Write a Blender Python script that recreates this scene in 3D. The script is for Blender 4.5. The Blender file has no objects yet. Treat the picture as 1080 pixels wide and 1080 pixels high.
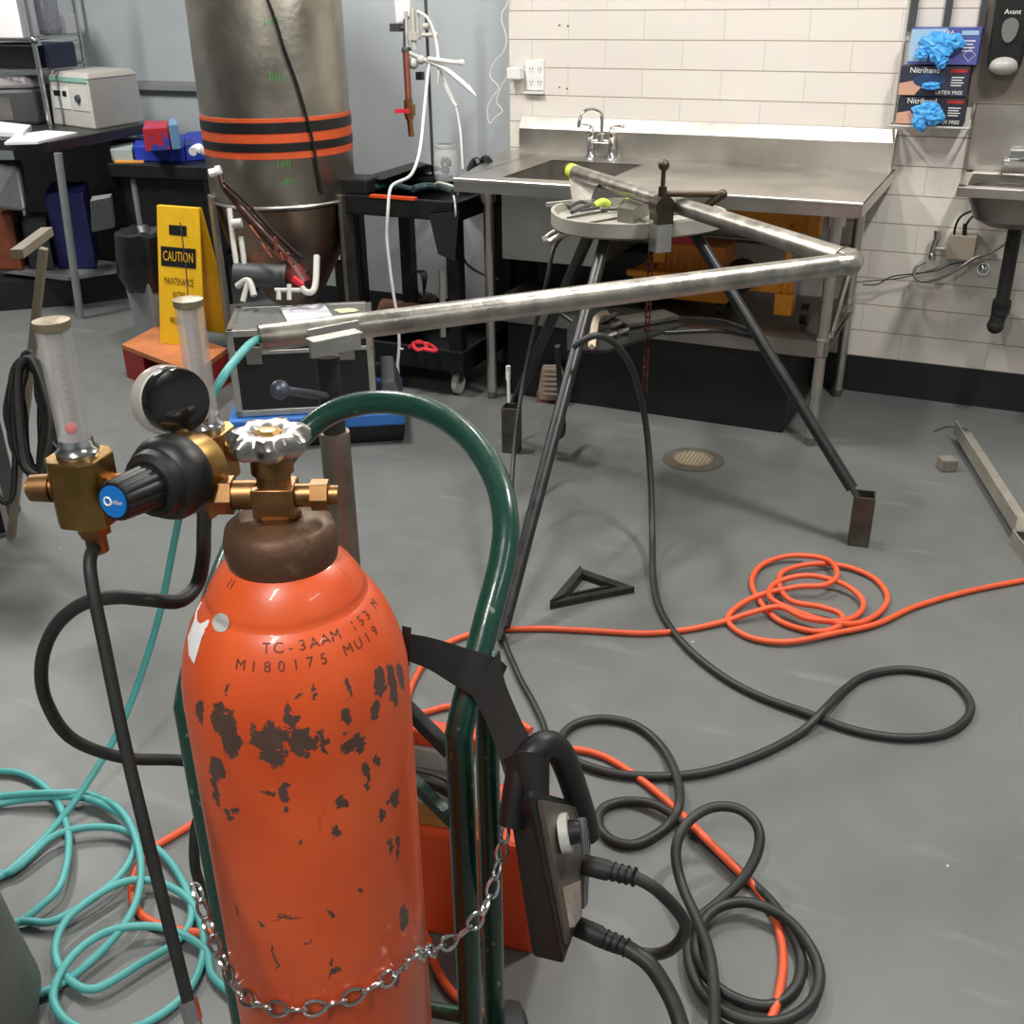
import bpy, bmesh, math, random
from mathutils import Vector as V, Matrix as M4
random.seed(7)
PI = math.pi
sc = bpy.context.scene
C = sc.collection
# ------------------------------------------------------------------ camera
H = 1.5
TH, RHO, PSI, FPX = math.radians(26.0), math.radians(-.75), math.radians(25.2), 1122.0
fw = V((-math.sin(PSI)*math.cos(TH), math.cos(PSI)*math.cos(TH), -math.sin(TH)))
rt = V((math.cos(PSI), math.sin(PSI), 0)); up = rt.cross(fw)
r2 = rt*math.cos(RHO)+up*math.sin(RHO); u2 = -rt*math.sin(RHO)+up*math.cos(RHO)
cam = bpy.data.cameras.new('camera'); co = bpy.data.objects.new('camera', cam); C.objects.link(co)
cam.sensor_width = 36; cam.lens = FPX/1080*36; cam.clip_start = .02
m = M4((r2, u2, -fw)).transposed().to_4x4(); m.translation = V((0, 0, H)); co.matrix_world = m
sc.camera = co
sc.view_settings.view_transform = 'Standard'; sc.view_settings.look = 'None'
sc.view_settings.gamma = 1; sc.view_settings.exposure = .37
# measured positions: a point of the photograph + one known dimension -> metres
def ray(x, y): return fw + r2*((x-540)/FPX) - u2*((y-540)/FPX)
def F(x, y, z=0.0):
    d = ray(x, y); t = (z-H)/d.z; return V((t*d.x, t*d.y, z))
def AY(x, y, Y):
    d = ray(x, y); t = Y/d.y; return V((t*d.x, Y, H+t*d.z))
def DZ(x, y, dep): return ray(x, y)*dep + V((0, 0, H))
def HH(b, x, y):
    d = ray(x, y); t = math.hypot(b.x, b.y)/math.hypot(d.x, d.y); return H+t*d.z
def up_to(b, x, y): return V((b.x, b.y, HH(b, x, y)))

# ------------------------------------------------------------------ materials
def lin(c):
    return tuple(((v/255)/12.92 if v/255 <= .04045 else ((v/255+.055)/1.055)**2.4) for v in c)+(1,)
MATS = {}
def mat(name, col, rough=.5, metal=0, var=.0, vscale=20, bump=0, bscale=60, col2=None, th=(.45, .6), spec=.5, alpha=None, trans=0, coat=0, emit=0):
    if name in MATS: return MATS[name]
    m = bpy.data.materials.new(name); m.use_nodes = True; MATS[name] = m
    nt = m.node_tree; b = nt.nodes['Principled BSDF']
    b.inputs['Base Color'].default_value = lin(col); b.inputs['Roughness'].default_value = rough
    b.inputs['Metallic'].default_value = metal; b.inputs['Specular IOR Level'].default_value = spec
    if coat: b.inputs['Coat Weight'].default_value = coat
    if trans: b.inputs['Transmission Weight'].default_value = trans
    if alpha is not None: b.inputs['Alpha'].default_value = alpha
    if emit:
        b.inputs['Emission Color'].default_value = lin(col); b.inputs['Emission Strength'].default_value = emit
    tc = nt.nodes.new('ShaderNodeTexCoord')
    n = nt.nodes.new('ShaderNodeTexNoise'); n.inputs['Scale'].default_value = vscale; n.inputs['Detail'].default_value = 6
    nt.links.new(tc.outputs['Object'], n.inputs['Vector'])
    if col2 is not None:
        r = nt.nodes.new('ShaderNodeValToRGB'); r.color_ramp.elements[0].position = th[0]; r.color_ramp.elements[1].position = th[1]
        r.color_ramp.elements[0].color = lin(col); r.color_ramp.elements[1].color = lin(col2)
        nt.links.new(n.outputs['Fac'], r.inputs['Fac']); nt.links.new(r.outputs['Color'], b.inputs['Base Color'])
    elif var:
        r = nt.nodes.new('ShaderNodeValToRGB'); c = lin(col)
        r.color_ramp.elements[0].position = .3; r.color_ramp.elements[1].position = .7
        r.color_ramp.elements[0].color = tuple(v*(1-var) for v in c[:3])+(1,)
        r.color_ramp.elements[1].color = tuple(min(1, v*(1+var)) for v in c[:3])+(1,)
        nt.links.new(n.outputs['Fac'], r.inputs['Fac']); nt.links.new(r.outputs['Color'], b.inputs['Base Color'])
    if var or col2:
        mr = nt.nodes.new('ShaderNodeMapRange'); mr.inputs['To Min'].default_value = max(0, rough-.12); mr.inputs['To Max'].default_value = min(1, rough+.12)
        nt.links.new(n.outputs['Fac'], mr.inputs['Value']); nt.links.new(mr.outputs['Result'], b.inputs['Roughness'])
    if bump:
        n2 = nt.nodes.new('ShaderNodeTexNoise'); n2.inputs['Scale'].default_value = bscale; n2.inputs['Detail'].default_value = 5
        nt.links.new(tc.outputs['Object'], n2.inputs['Vector'])
        bp = nt.nodes.new('ShaderNodeBump'); bp.inputs['Strength'].default_value = bump; bp.inputs['Distance'].default_value = .01
        nt.links.new(n2.outputs['Fac'], bp.inputs['Height']); nt.links.new(bp.outputs['Normal'], b.inputs['Normal'])
    return m
def nd(nt, t, **kw):
    n = nt.nodes.new(t)
    for k, v in kw.items():
        if k in n.inputs: n.inputs[k].default_value = v
        else: setattr(n, k, v)
    return n
black = mat('black_plastic', (20, 21, 22), .45, var=.2)
blackr = mat('black_rubber', (30, 31, 31), .6, var=.3, vscale=30)
blackcable = mat('black_cable', (38, 40, 38), .5, var=.35, vscale=14)
blackm = mat('black_painted_steel', (27, 29, 30), .4, var=.5, vscale=35, spec=.6)
blackfab = mat('black_webbing', (26, 24, 24), .85, var=.2, bump=.2, bscale=900)
orangecord = mat('orange_cord', (226, 92, 52), .5, var=.1)
teal = mat('teal_hose', (88, 172, 170), .45, var=.08)
steel = mat('brushed_stainless', (204, 200, 193), .33, 1, var=.10, vscale=6)
steelr = mat('dull_stainless', (150, 146, 140), .45, 1, var=.15, vscale=9)
galv = mat('bare_steel_pipe', (172, 168, 160), .36, 1, var=.28, vscale=22, bump=.08, bscale=120)
mill = mat('dark_mill_steel', (104, 98, 90), .5, .9, var=.3, vscale=20)
chrome = mat('chrome', (215, 215, 215), .16, 1)
alu = mat('aluminium', (200, 198, 192), .38, 1, var=.08)
cast_al = mat('cast_aluminium', (186, 184, 180), .32, 1, var=.15, vscale=60)
tray_grey = mat('tray_grey_paint', (158, 156, 146), .5, var=.12, vscale=14)
brass = mat('brass', (174, 138, 82), .33, 1, var=.18, vscale=40)
bronze = mat('aged_bronze', (150, 112, 74), .42, 1, var=.28, vscale=50)
rust = mat('rusty_ring', (96, 70, 52), .55, .5, vscale=16, col2=(150, 134, 116), th=(.56, .66), bump=.15)
rustdark = mat('dark_rust', (70, 50, 42), .6, .5, var=.3, vscale=40)
green = mat('green_paint', (22, 66, 54), .28, vscale=38, col2=(128, 140, 128), th=(.67, .72), bump=.05, coat=.3)
orange_pl = mat('orange_plastic', (214, 74, 30), .45, var=.06)
white = mat('white_plastic', (225, 225, 222), .5, var=.04)
paper = mat('white_paper', (228, 228, 230), .8)
offw = mat('grey_white_enamel', (184, 184, 176), .5, var=.05)
greyp = mat('grey_plastic', (120, 124, 126), .55, var=.08)
dgrey = mat('dark_grey_plastic', (62, 64, 66), .5, var=.1)
yellow = mat('yellow_plastic', (236, 186, 32), .45, var=.06)
yellow2 = mat('mop_bucket_yellow', (212, 136, 26), .5, var=.08)
red = mat('red_paint', (150, 34, 30), .6, var=.2)
redb = mat('bright_red_plastic', (214, 48, 60), .45)
blue = mat('blue_plastic', (28, 56, 170), .45, var=.08)
navy = mat('navy_plastic', (34, 36, 92), .5, var=.1)
bluegl = mat('blue_nitrile', (70, 160, 226), .5, var=.15, vscale=60)
wood = mat('plywood', (182, 112, 66), .6, var=.2, vscale=8)
woodl = mat('pale_wood', (206, 190, 164), .7, var=.1)
brownc = mat('cardboard', (124, 86, 66), .8, var=.15)
copper = mat('copper', (150, 92, 76), .4, .8, var=.2)
strap_or = mat('orange_band', (206, 82, 36), .6, var=.1)
lime = mat('lime_tape', (196, 214, 88), .6)
greenmark = mat('green_marker', (54, 150, 60), .6)
lamp = mat('lamp_diffuser', (255, 250, 240), .5, emit=5)
clear = mat('clear_acrylic', (206, 204, 202), .08, 0, alpha=.3)
milky = mat('frosted_tube', (150, 142, 140), .25, alpha=.65)
glass = mat('jar_glass', (225, 232, 230), .05, 0, alpha=.3)
bluebadge = mat('blue_badge', (20, 110, 190), .4)
tanpaint = mat('tan_grey_paint', (112, 104, 90), .55, var=.1)
ceilw = mat('ceiling_white', (215, 215, 210), .8)
greenhose = mat('dark_green_hose', (22, 80, 64), .5)

# floor: grey epoxy with faint stains and grit
def floor_mat():
    m = bpy.data.materials.new('grey_epoxy_floor'); m.use_nodes = True; nt = m.node_tree; b = nt.nodes['Principled BSDF']
    tc = nd(nt, 'ShaderNodeTexCoord'); L = nt.links.new
    n1 = nd(nt, 'ShaderNodeTexNoise', Scale=1.3, Detail=5.0); n2 = nd(nt, 'ShaderNodeTexNoise', Scale=9.0, Detail=8.0)
    for n in (n1, n2): L(tc.outputs['Object'], n.inputs['Vector'])
    r = nd(nt, 'ShaderNodeValToRGB'); r.color_ramp.elements[0].position = .3; r.color_ramp.elements[1].position = .72
    r.color_ramp.elements[0].color = lin((96, 99, 98)); r.color_ramp.elements[1].color = lin((110, 113, 111))
    mx = nd(nt, 'ShaderNodeMix', data_type='FLOAT'); mx.inputs[0].default_value = .35
    L(n1.outputs['Fac'], mx.inputs[2]); L(n2.outputs['Fac'], mx.inputs[3]); L(mx.outputs[0], r.inputs['Fac'])
    # pale grit
    vo = nd(nt, 'ShaderNodeTexVoronoi', Scale=9.0); L(tc.outputs['Object'], vo.inputs['Vector'])
    lt = nd(nt, 'ShaderNodeMath', operation='LESS_THAN'); lt.inputs[1].default_value = .028; L(vo.outputs['Distance'], lt.inputs[0])
    sp = nd(nt, 'ShaderNodeSeparateColor'); L(vo.outputs['Color'], sp.inputs[0])
    gt = nd(nt, 'ShaderNodeMath', operation='GREATER_THAN'); gt.inputs[1].default_value = .8; L(sp.outputs[0], gt.inputs[0])
    mu = nd(nt, 'ShaderNodeMath', operation='MULTIPLY'); L(lt.outputs[0], mu.inputs[0]); L(gt.outputs[0], mu.inputs[1])
    # scuffed streaks close to the wall
    mp = nd(nt, 'ShaderNodeMapping'); mp.inputs['Scale'].default_value = (1.5, 7, 1); L(tc.outputs['Object'], mp.inputs['Vector'])
    n3 = nd(nt, 'ShaderNodeTexNoise', Scale=2.0, Detail=6.0); L(mp.outputs[0], n3.inputs['Vector'])
    r3 = nd(nt, 'ShaderNodeValToRGB'); r3.color_ramp.elements[0].position = .62; r3.color_ramp.elements[1].position = .72
    r3.color_ramp.elements[1].color = (.22, .22, .22, 1); r3.color_ramp.elements[0].color = (0, 0, 0, 1); L(n3.outputs['Fac'], r3.inputs['Fac'])
    a = nd(nt, 'ShaderNodeMix', data_type='RGBA'); L(r3.outputs['Color'], a.inputs[0]); L(r.outputs['Color'], a.inputs[6]); a.inputs[7].default_value = lin((150, 150, 145))
    c = nd(nt, 'ShaderNodeMix', data_type='RGBA'); L(mu.outputs[0], c.inputs[0]); L(a.outputs[2], c.inputs[6]); c.inputs[7].default_value = lin((190, 190, 185))
    L(c.outputs[2], b.inputs['Base Color'])
    mr = nd(nt, 'ShaderNodeMapRange'); mr.inputs['To Min'].default_value = .32; mr.inputs['To Max'].default_value = .55; L(n2.outputs['Fac'], mr.inputs['Value']); L(mr.outputs[0], b.inputs['Roughness'])
    bp = nd(nt, 'ShaderNodeBump', Strength=.12, Distance=.004); L(n2.outputs['Fac'], bp.inputs['Height']); L(bp.outputs[0], b.inputs['Normal'])
    return m
def tile_mat():
    m = bpy.data.materials.new('white_glazed_block'); m.use_nodes = True; nt = m.node_tree; b = nt.nodes['Principled BSDF']; L = nt.links.new
    tc = nd(nt, 'ShaderNodeTexCoord'); sx = nd(nt, 'ShaderNodeSeparateXYZ'); L(tc.outputs['Object'], sx.inputs[0])
    cx = nd(nt, 'ShaderNodeCombineXYZ')
    ax = nd(nt, 'ShaderNodeMath', operation='ADD'); ax.inputs[1].default_value = 1.1416+.322*30; L(sx.outputs['X'], ax.inputs[0])
    az = nd(nt, 'ShaderNodeMath', operation='ADD'); az.inputs[1].default_value = -.15+.107*20; L(sx.outputs['Z'], az.inputs[0])
    L(ax.outputs[0], cx.inputs['X']); L(az.outputs[0], cx.inputs['Y'])
    bt = nd(nt, 'ShaderNodeTexBrick', offset=.5, offset_frequency=2, squash=1.0)
    bt.inputs['Scale'].default_value = 1; bt.inputs['Mortar Size'].default_value = .0018; bt.inputs['Mortar Smooth'].default_value = .6
    bt.inputs['Brick Width'].default_value = .322; bt.inputs['Row Height'].default_value = .107
    bt.inputs['Color1'].default_value = lin((226, 220, 211)); bt.inputs['Color2'].default_value = lin((222, 216, 208)); bt.inputs['Mortar'].default_value = lin((206, 198, 188))
    L(cx.outputs[0], bt.inputs['Vector'])
    n = nd(nt, 'ShaderNodeTexNoise', Scale=7.0, Detail=4.0); L(tc.outputs['Object'], n.inputs['Vector'])
    mx = nd(nt, 'ShaderNodeMix', data_type='RGBA', blend_type='MULTIPLY'); mx.inputs[0].default_value = .12
    L(bt.outputs['Color'], mx.inputs[6]); L(n.outputs['Color'], mx.inputs[7])
    dv_ = nd(nt, 'ShaderNodeMath', operation='DIVIDE'); dv_.inputs[1].default_value = .107; L(az.outputs[0], dv_.inputs[0])
    fr_ = nd(nt, 'ShaderNodeMath', operation='FRACT'); L(dv_.outputs[0], fr_.inputs[0])
    pp_ = nd(nt, 'ShaderNodeMath', operation='PINGPONG'); pp_.inputs[1].default_value = .5; L(fr_.outputs[0], pp_.inputs[0])
    rr_ = nd(nt, 'ShaderNodeMapRange'); rr_.inputs['From Min'].default_value = .022; rr_.inputs['From Max'].default_value = .010; L(pp_.outputs[0], rr_.inputs['Value'])
    m2 = nd(nt, 'ShaderNodeMix', data_type='RGBA'); L(rr_.outputs[0], m2.inputs[0]); L(mx.outputs[2], m2.inputs[6]); m2.inputs[7].default_value = lin((150, 134, 118)); L(m2.outputs[2], b.inputs['Base Color'])
    b.inputs['Roughness'].default_value = .34
    iv = nd(nt, 'ShaderNodeMath', operation='SUBTRACT'); iv.inputs[0].default_value = 1; L(bt.outputs['Fac'], iv.inputs[1])
    bp = nd(nt, 'ShaderNodeBump', Strength=.5, Distance=.004); L(iv.outputs[0], bp.inputs['Height']); L(bp.outputs[0], b.inputs['Normal'])
    return m
def cyl_mat():
    # orange paint with brown chips: ellipses in unrolled metres (u = angle*r, v = height), edges broken by noise
    m = bpy.data.materials.new('chipped_orange_paint'); m.use_nodes = True; nt = m.node_tree; b = nt.nodes['Principled BSDF']; L = nt.links.new
    uv = nd(nt, 'ShaderNodeUVMap'); tc = nd(nt, 'ShaderNodeTexCoord')
    n = nd(nt, 'ShaderNodeTexNoise', Scale=55.0, Detail=6.0, Roughness=.65); L(uv.outputs[0], n.inputs['Vector'])
    sb = nd(nt, 'ShaderNodeVectorMath', operation='SUBTRACT'); L(n.outputs['Color'], sb.inputs[0]); sb.inputs[1].default_value = (.5, .5, .5)
    ml = nd(nt, 'ShaderNodeVectorMath', operation='MULTIPLY'); L(sb.outputs[0], ml.inputs[0]); ml.inputs[1].default_value = (.028, .05, 0)
    ad = nd(nt, 'ShaderNodeVectorMath', operation='ADD'); L(uv.outputs[0], ad.inputs[0]); L(ml.outputs[0], ad.inputs[1])
    last = None
    for (u, v, a, c) in CHIPS:
        s = nd(nt, 'ShaderNodeVectorMath', operation='SUBTRACT'); L(ad.outputs[0], s.inputs[0]); s.inputs[1].default_value = (u, v, 0)
        d = nd(nt, 'ShaderNodeVectorMath', operation='DIVIDE'); L(s.outputs[0], d.inputs[0]); d.inputs[1].default_value = (a, c, 1)
        ln = nd(nt, 'ShaderNodeVectorMath', operation='LENGTH'); L(d.outputs[0], ln.inputs[0])
        if last is None: last = ln.outputs['Value']
        else:
            mn = nd(nt, 'ShaderNodeMath', operation='MINIMUM'); L(last, mn.inputs[0]); L(ln.outputs['Value'], mn.inputs[1]); last = mn.outputs[0]
    r = nd(nt, 'ShaderNodeMapRange'); r.inputs['From Min'].default_value = 1.06; r.inputs['From Max'].default_value = .98; L(last, r.inputs['Value'])
    # fine scratches
    mp = nd(nt, 'ShaderNodeMapping'); mp.inputs['Scale'].default_value = (60, 9, 1); L(uv.outputs[0], mp.inputs['Vector'])
    n2 = nd(nt, 'ShaderNodeTexNoise', Scale=1.0, Detail=8.0); L(mp.outputs[0], n2.inputs['Vector'])
    r2_ = nd(nt, 'ShaderNodeMapRange'); r2_.inputs['From Min'].default_value = .66; r2_.inputs['From Max'].default_value = .74; r2_.inputs['To Max'].default_value = .75; L(n2.outputs['Fac'], r2_.inputs['Value'])
    n3 = nd(nt, 'ShaderNodeTexNoise', Scale=9.0, Detail=6.0); L(uv.outputs[0], n3.inputs['Vector'])
    cr = nd(nt, 'ShaderNodeValToRGB'); cr.color_ramp.elements[0].position = .3; cr.color_ramp.elements[1].position = .7
    cr.color_ramp.elements[0].color = lin((206, 76, 30)); cr.color_ramp.elements[1].color = lin((226, 94, 44)); L(n3.outputs['Fac'], cr.inputs['Fac'])
    a1 = nd(nt, 'ShaderNodeMix', data_type='RGBA'); L(r2_.outputs[0], a1.inputs[0]); L(cr.outputs[0], a1.inputs[6]); a1.inputs[7].default_value = lin((124, 46, 26))
    cc = nd(nt, 'ShaderNodeValToRGB'); cc.color_ramp.elements[0].color = lin((62, 44, 38)); cc.color_ramp.elements[1].color = lin((100, 76, 66)); L(n.outputs['Fac'], cc.inputs['Fac'])
    a2 = nd(nt, 'ShaderNodeMix', data_type='RGBA'); L(r.outputs[0], a2.inputs[0]); L(a1.outputs[2], a2.inputs[6]); L(cc.outputs[0], a2.inputs[7])
    L(a2.outputs[2], b.inputs['Base Color']); b.inputs['Roughness'].default_value = .4; b.inputs['Coat Weight'].default_value = .15
    bp = nd(nt, 'ShaderNodeBump', Strength=.3, Distance=.002, invert=True); L(r.outputs[0], bp.inputs['Height']); L(bp.outputs[0], b.inputs['Normal'])
    return m
def tank_mat():
    m = bpy.data.materials.new('spun_stainless_tank'); m.use_nodes = True; nt = m.node_tree; b = nt.nodes['Principled BSDF']; L = nt.links.new
    tc = nd(nt, 'ShaderNodeTexCoord')
    v = nd(nt, 'ShaderNodeTexNoise', Scale=34.0, Detail=3.0); L(tc.outputs['Object'], v.inputs['Vector'])
    n = nd(nt, 'ShaderNodeTexNoise', Scale=5.0, Detail=6.0); L(tc.outputs['Object'], n.inputs['Vector'])
    r = nd(nt, 'ShaderNodeValToRGB'); r.color_ramp.elements[0].color = lin((120, 114, 104)); r.color_ramp.elements[1].color = lin((200, 194, 182)); L(n.outputs['Fac'], r.inputs['Fac'])
    L(r.outputs[0], b.inputs['Base Color']); b.inputs['Metallic'].default_value = 1
    mr = nd(nt, 'ShaderNodeMapRange'); mr.inputs['To Min'].default_value = .25; mr.inputs['To Max'].default_value = .5; L(n.outputs['Fac'], mr.inputs['Value']); L(mr.outputs[0], b.inputs['Roughness'])
    bp = nd(nt, 'ShaderNodeBump', Strength=.35, Distance=.004); L(v.outputs['Fac'], bp.inputs['Height']); L(bp.outputs[0], b.inputs['Normal'])
    return m

# ------------------------------------------------------------------ mesh builder
def frame_from(d):
    d = d.normalized(); a = V((0, 0, 1)) if abs(d.z) < .95 else V((1, 0, 0))
    x = a.cross(d).normalized(); y = d.cross(x); return x, y, d
def catmull(P, n=8, closed=False):
    P = [V(p) for p in P]; out = []
    N = len(P)
    for i in range(N if closed else N-1):
        if closed: a, b, c, d = P[(i-1) % N], P[i], P[(i+1) % N], P[(i+2) % N]
        else: a, b, c, d = P[max(i-1, 0)], P[i], P[i+1], P[min(i+2, N-1)]
        for k in range(n):
            t = k/n
            out.append(.5*((2*b)+(c-a)*t+(2*a-5*b+4*c-d)*t*t+(3*b-a-3*c+d)*t**3))
    if not closed: out.append(P[-1])
    return out
class MB:
    def __init__(s): s.v = []; s.f = []; s.sm = []
    def add(s, vs, fs, smooth=False):
        o = len(s.v); s.v += [V(p) for p in vs]; s.f += [tuple(i+o for i in f) for f in fs]; s.sm += [smooth]*len(fs); return s
    def hexa(s, p):   # 4 bottom (ccw), 4 top
        return s.add(p, [(3, 2, 1, 0), (4, 5, 6, 7), (0, 1, 5, 4), (1, 2, 6, 5), (2, 3, 7, 6), (3, 0, 4, 7)])
    def box(s, c, size, rz=0, mtx=None):
        x, y, z = [q/2 for q in size]
        R = mtx if mtx is not None else M4.Rotation(rz, 3, 'Z')
        c = V(c)
        return s.hexa([c+R@V(q) for q in ((-x,-y,-z), (x,-y,-z), (x,y,-z), (-x,y,-z), (-x,-y,z), (x,-y,z), (x,y,z), (-x,y,z))])
    def bounds(s, a, b):
        a, b = V(a), V(b); return s.box((a+b)/2, [abs(b[i]-a[i]) for i in range(3)])
    def beam(s, a, b, w, h, upv=(0, 0, 1)):
        a, b = V(a), V(b); d = (b-a).normalized(); x = d.cross(V(upv)).normalized(); y = x.cross(d)
        R = M4((x, d, y)).transposed()
        return s.box((a+b)/2, (w, (b-a).length, h), mtx=R)
    def cyl(s, a, b, r0, r1=None, n=20, smooth=True, cap=True):
        r1 = r0 if r1 is None else r1; a, b = V(a), V(b); x, y, d = frame_from(b-a)
        vs = [a+(x*math.cos(2*PI*i/n)+y*math.sin(2*PI*i/n))*r0 for i in range(n)]+[b+(x*math.cos(2*PI*i/n)+y*math.sin(2*PI*i/n))*r1 for i in range(n)]
        s.add(vs, [(i, (i+1) % n, n+(i+1) % n, n+i) for i in range(n)], smooth)
        if cap: s.add(vs[:n][::-1], [tuple(range(n))]); s.add(vs[n:], [tuple(range(n))])
        return s
    def lathe(s, prof, o=(0, 0, 0), axis=(0, 0, 1), n=32, smooth=True, cap=True):
        o = V(o); x, y, d = frame_from(V(axis)); vs = []
        for r, h in prof:
            for i in range(n): vs.append(o+(x*math.cos(2*PI*i/n)+y*math.sin(2*PI*i/n))*max(r, 1e-5)+d*h)
        fs = [(k*n+i, k*n+(i+1) % n, (k+1)*n+(i+1) % n, (k+1)*n+i) for k in range(len(prof)-1) for i in range(n)]
        s.add(vs, fs, smooth)
        if cap:
            if prof[0][0] > 1e-4: s.add(vs[:n][::-1], [tuple(range(n))])
            if prof[-1][0] > 1e-4: s.add(vs[-n:], [tuple(range(n))])
        return s
    def tube(s, P, r, n=10, sub=8, curve=True, closed=False, radii=None):
        Q = catmull(P, sub, closed) if curve else [V(p) for p in P]
        T = []
        N = len(Q)
        for i in range(N):
            a = Q[(i-1) % N] if (closed or i > 0) else Q[i]; b = Q[(i+1) % N] if (closed or i < N-1) else Q[i]
            d = (b-a); T.append(d.normalized() if d.length > 1e-9 else V((0, 0, 1)))
        x, y, _ = frame_from(T[0]); vs = []
        for i in range(N):
            if i: x = (x-T[i]*x.dot(T[i])).normalized()
            y = T[i].cross(x)
            rr = r if radii is None else radii[min(int(i/N*len(radii)), len(radii)-1)]
            for k in range(n): vs.append(Q[i]+(x*math.cos(2*PI*k/n)+y*math.sin(2*PI*k/n))*rr)
        fs = [(i*n+k, i*n+(k+1) % n, (i+1)*n+(k+1) % n, (i+1)*n+k) for i in range(N-1) for k in range(n)]
        if closed: fs += [((N-1)*n+k, (N-1)*n+(k+1) % n, (k+1) % n, k) for k in range(n)]
        s.add(vs, fs, True)
        if not closed: s.add(vs[:n][::-1], [tuple(range(n))]); s.add(vs[-n:], [tuple(range(n))])
        return s
    def sphere(s, c, r, n=16, sz=1):
        p = [(r*math.sin(PI*i/8), -r*sz*math.cos(PI*i/8)) for i in range(9)]
        return s.lathe(p, c, n=n, cap=False)
    def torus(s, c, R, r, axis=(0, 0, 1), n=28, k=8):
        x, y, d = frame_from(V(axis)); c = V(c)
        return s.tube([c+(x*math.cos(2*PI*i/n)+y*math.sin(2*PI*i/n))*R for i in range(n)], r, n=k, curve=False, closed=True)
    def prism(s, poly, h, o=(0, 0, 0)):   # polygon in 3D points, extruded by vector h
        P = [V(p)+V(o) for p in poly]; h = V(h); n = len(P)
        s.add(P+[p+h for p in P], [tuple(range(n))[::-1], tuple(range(n, 2*n))]+[(i, (i+1) % n, n+(i+1) % n, n+i) for i in range(n)])
        return s
    def build(s, name, m, parent=None, bevel=0, loc=None):
        me = bpy.data.meshes.new(name)
        if parent is not None: inv = parent_m(parent).inverted(); o = V((0, 0, 0))
        else:
            inv = M4.Identity(4)
            if loc is None:
                lo = V([min(p[i] for p in s.v) for i in range(3)]); hi = V([max(p[i] for p in s.v) for i in range(3)])
                o = V(((lo.x+hi.x)/2, (lo.y+hi.y)/2, lo.z))
            else: o = V(loc)
        me.from_pydata([tuple(inv@p-o) for p in s.v], [], s.f)
        me.polygons.foreach_set('use_smooth', s.sm); me.materials.append(m)
        bm = bmesh.new(); bm.from_mesh(me); bmesh.ops.recalc_face_normals(bm, faces=bm.faces); bm.to_mesh(me); bm.free()
        if any(s.sm): me.set_sharp_from_angle(angle=math.radians(38))
        ob = bpy.data.objects.new(name, me); C.objects.link(ob)
        if parent is not None: ob.parent = parent; PM[ob] = parent_m(parent)
        else: ob.location = o; PM[ob] = M4.Translation(o)
        if bevel:
            b = ob.modifiers.new('bevel', 'BEVEL'); b.width = bevel; b.segments = 2; b.limit_method = 'ANGLE'; b.angle_limit = math.radians(40)
        return ob
PM = {}
def parent_m(o): return PM[o]
def tag(o, label=None, cat=None, group=None, kind=None):
    if label: o['label'] = label
    if cat: o['category'] = cat
    if group: o['group'] = group
    if kind: o['kind'] = kind
    return o
def thing(name, loc, label, cat, group=None):
    o = bpy.data.objects.new(name, None); C.objects.link(o); o.location = V(loc); o.empty_display_size = .05
    PM[o] = M4.Translation(V(loc)); return tag(o, label, cat, group)
def struct(name, mb, m, loc=(0, 0, 0)): return tag(mb.build(name, m, loc=loc), kind='structure')
def one(name, mb, m, label, cat, group=None, bevel=0): return tag(mb.build(name, m, bevel=bevel), label, cat, group)
def dup_child(o, parent, mtx):
    c = o.copy(); C.objects.link(c); c.parent = parent; c.matrix_local = mtx; PM[c] = PM[parent]; return c
_tx = {}
def text_mesh(body, size):
    cu = bpy.data.curves.new('t', 'FONT'); cu.body = body; cu.size = size; cu.align_x = 'CENTER'; cu.align_y = 'CENTER'; cu.resolution_u = 3
    ob = bpy.data.objects.new('t', cu); C.objects.link(ob); bpy.context.view_layer.update()
    me = ob.to_mesh(); vs = [v.co.copy() for v in me.vertices]; fs = [tuple(p.vertices) for p in me.polygons]
    ob.to_mesh_clear(); bpy.data.objects.remove(ob); bpy.data.curves.remove(cu)
    return vs, fs
def letters(mb, body, size, o, x, y, squeeze=1.0, lift=.0008, thick=.0006):
    vs, fs = text_mesh(body, size); o, x, y = V(o), V(x).normalized(), V(y).normalized(); n = x.cross(y)
    P = [o+x*(p.x*squeeze)+y*p.y+n*lift for p in vs]; mb.add(P, fs); return mb

# ------------------------------------------------------------------ room shell
WY, GY, CX = 4.393, 4.555, -2.052
fl = struct('floor', MB().bounds((-7.5, -3.2, -.12), (3.2, 5.8, 0)), floor_mat())
tile = tile_mat()
struct('wall_back', MB().bounds((CX, WY, .15), (3.2, 5.0, 3.0)), tile)
struct('baseboard_back', MB().bounds((CX, WY-.006, 0), (3.2, 5.0, .15)), mat('black_cove_base', (24, 27, 28), .45, var=.15))
gw = mat('grey_painted_wall', (172, 179, 182), .55, var=.05, vscale=3, bump=.05, bscale=30)
GY2, JX = 5.35, -3.4
struct('wall_left', MB().bounds((JX, GY, .15), (CX, 5.0, 3.0)).bounds((JX, 5.0, .15), (JX+.15, GY2, 3.0)), gw)
struct('wall_rear', MB().bounds((-7.5, GY2, .15), (JX+.15, 5.8, 3.0)), gw)
struct('baseboard_rear', MB().bounds((-7.5, GY2-.006, 0), (JX+.15, 5.8, .15)), MATS['black_cove_base'])
struct('baseboard_left', MB().bounds((JX-.006, GY-.006, 0), (CX, 5.0, .15)).bounds((JX-.006, 5.0, 0), (JX+.15, GY2, .15)), MATS['black_cove_base'])
struct('wall_right', MB().bounds((3.2, -3.2, 0), (3.35, 5.0, 3.0)), gw)
struct('wall_side', MB().bounds((-7.65, -3.2, 0), (-7.5, 5.8, 3.0)), gw)
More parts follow.
